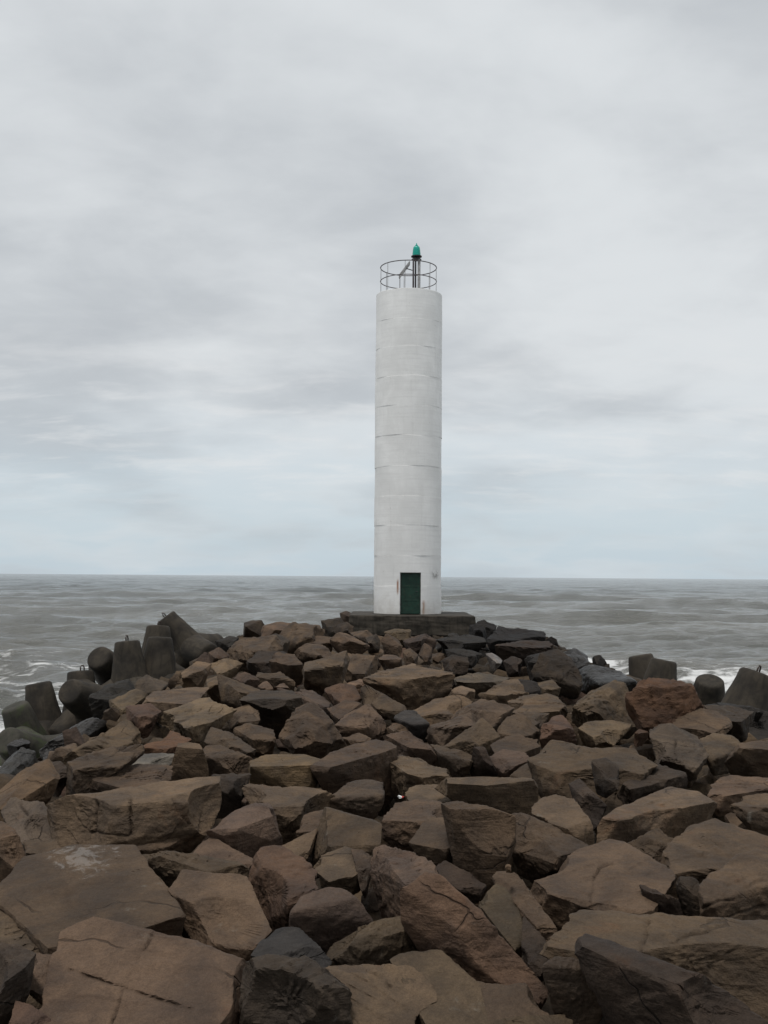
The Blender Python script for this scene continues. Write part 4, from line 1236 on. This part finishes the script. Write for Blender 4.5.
def leg_bm(seed):
    """one tapered concrete leg along +z from the centre"""
    bm = bmesh.new()
    L, r0, r1 = 0.615 * H_T, 0.255 * H_T, 0.152 * H_T
    prof = [(0.0, 0.0)] + [(r0 + (r1 - r0) * k, L * k) for k in np.linspace(0, 0.965, 9)] + [(r1 - 0.012, L * 0.985), (r1 - 0.035, L)] + [(r1 * 0.55, L + 0.004), (r1 * 0.06, L + 0.004)]
    lathe(bm, prof[1:], 28, closed_prof=False)
    bmesh.ops.contextual_create(bm, geom=[e for e in bm.edges if e.is_boundary and e.verts[0].co.z > L * 0.9])
    P = np.array([v.co[:] for v in bm.verts])
    n = fbm(P * 2.2 + seed * 7.7, 4)
    for v, a in zip(bm.verts, n):
        d = Vector((v.co.x, v.co.y, 0))
        if d.length > 1e-4:
            v.co += d.normalized() * 0.018 * a
    bmesh.ops.recalc_face_normals(bm, faces=bm.faces)
    return bm


LEGS = []
for k in range(3):
    o = bm_obj('leg', leg_bm(k + 1), M_TETRA, None, smooth=True)
    LEGS.append(o.data)
    bpy.data.objects.remove(o)
bm = bmesh.new()
bmesh.ops.create_icosphere(bm, subdivisions=4, radius=0.262 * H_T)
o = bm_obj('core', bm, M_TETRA, None, smooth=True)
CORE = o.data
bpy.data.objects.remove(o)
bm = bmesh.new()
tube(bm, [(-0.04, 0, -0.03), (-0.04, 0, 0.08), (-0.022, 0, 0.12), (0.022, 0, 0.12), (0.04, 0, 0.08), (0.04, 0, -0.03)], 0.015, 8)
o = bm_obj('lifting_loop', bm, M_IRON, None, smooth=True)
LOOP = o.data
bpy.data.objects.remove(o)
# smooth shading with a crisp rim
for me in LEGS:
    me.set_sharp_from_angle(angle=math.radians(40))

TD = [Vector((0, 0, 1)), Vector((math.sqrt(8) / 3, 0, -1 / 3)), Vector((-math.sqrt(2) / 3, math.sqrt(6) / 3, -1 / 3)), Vector((-math.sqrt(2) / 3, -math.sqrt(6) / 3, -1 / 3))]


def tetrapod(label, px, py, depth, axis, spin, loops=(0,), moss=False, scale=1.0):
    """axis: direction (right, away, up) of one leg; (px, py, depth): middle of that leg's end"""
    ax = Vector(axis).normalized()
    end = at(px, py, depth)
    c = end - ax * 0.615 * H_T * scale
    root = tag(empty('tetrapod', c), label, 'tetrapod', 'concrete tetrapods on the flanks of the jetty')
    q = Vector((0, 0, 1)).rotation_difference(ax)
    if spin is None:                                       # one leg straight down into the pile
        spin = min(range(0, 120, 5), key=lambda s: min((q.to_matrix() @ Matrix.Rotation(math.radians(s), 3, 'Z') @ d).z for d in TD[1:]))
    rot = q.to_matrix() @ Matrix.Rotation(math.radians(spin), 3, 'Z')
    root.rotation_euler = rot.to_euler()
    root.scale = (scale,) * 3
    co = bpy.data.objects.new('core', CORE)
    link(co, root)
    for i, d in enumerate(TD):
        lg = bpy.data.objects.new('leg', LEGS[(i + int(px)) % 3])
        lg.rotation_mode = 'QUATERNION'
        lg.rotation_quaternion = Vector((0, 0, 1)).rotation_difference(d)
        link(lg, root)
        if i in loops:
            lp = bpy.data.objects.new('lifting_loop', LOOP)
            lp.location = (0.05, 0.03, 0.615 * H_T)
            link(lp, lg)
        if moss:
            lg.material_slots[0].link = 'OBJECT'
            lg.material_slots[0].material = M_TETRA_MOSS
    return root


# left flank, from the tower towards the camera
tetrapod('tetrapod with one leg leaning up to the left, nearest the tower on the left', 165, 617, 29.5, (-0.62, -0.10, 0.80), 60)
tetrapod('tetrapod leg standing upright behind another upright leg on the left', 158, 626, 27.5, (0.0, 0.15, 1.0), 40)
tetrapod('tetrapod with a tall flat-topped leg, front of the upright pair on the left', 160, 637, 25.5, (0.02, 0.05, 1.0), 100, loops=())
tetrapod('tetrapod with an upright notched leg left of the upright pair', 127, 641, 25.0, (-0.10, 0.05, 1.0), 70)
tetrapod('tetrapod showing a round leg end to the camera, higher on the left flank', 98, 657, 25.2, (-0.25, -0.8, 0.5), None, loops=())
tetrapod('tetrapod with an iron loop on a stubby upright leg on the left', 80, 671, 25.0, (-0.1, 0.1, 1.0), 10)
tetrapod('tetrapod with a round dark end low on the left flank', 69, 691, 23.2, (-0.30, -0.85, 0.40), None, loops=())
tetrapod('tetrapod with a slanted-topped leg standing against the foam', 38, 683, 24.5, (-0.20, 0.05, 1.0), 25, loops=())
tetrapod('mossy tetrapod at the far left edge by the water', 14, 706, 23.5, (-0.30, -0.25, 0.9), 50, loops=(), moss=True)
tetrapod('dark tetrapod end at the left edge below the mossy one', 6, 740, 21.5, (-0.30, -0.8, 0.45), None, loops=(), moss=True)
# right flank
tetrapod('tetrapod with a stubby leg leaning left, rear of the twin legs on the right', 640, 655, 25.5, (-0.18, 0.10, 1.0), 30, loops=())
tetrapod('tetrapod with a round-topped leg leaning right, front of the twin legs', 664, 660, 24.0, (0.20, 0.02, 1.0), 80, loops=())
tetrapod('tetrapod with a pale rounded leg end above the orange boulder', 710, 680, 22.5, (0.0, -0.42, 0.9), 60, loops=())
tetrapod('big dark leaning tetrapod leg with an iron loop at the right edge', 758, 673, 17.6, (0.35, 0.05, 0.9), 45)

# ------------------------------------------------------------------ small things
# crumpled scrap of red and white packaging on the flat tan slab
p = at(400.5, 797, base_depth(400, 806) * 0.99)
sc = tag(empty('litter_scrap', p), 'tiny crumpled red and white scrap at the flat tan slab', 'litter')
for nm, mt, dx_, sz in (('wrapper', M_WHITE, -0.003, 0.020), ('red_flap', M_RED, 0.015, 0.015)):
    bm = bmesh.new()
    bmesh.ops.create_icosphere(bm, subdivisions=2, radius=sz)
    for v in bm.verts:
        v.co = v.co * (1 + random.uniform(-.55, .35))
        v.co.z *= 0.6
    bm_obj(nm, bm, mt, sc, loc=(dx_, 0, 0.0))
o = R('pale yellowish pebble on the tip of the thin upright ridge', 'y', [(505,865),(508,863),(511,865),(510,868)], [(506,871),(511,871)], .5, zg=.06, name='pebble')
o['category'] = 'pebble'
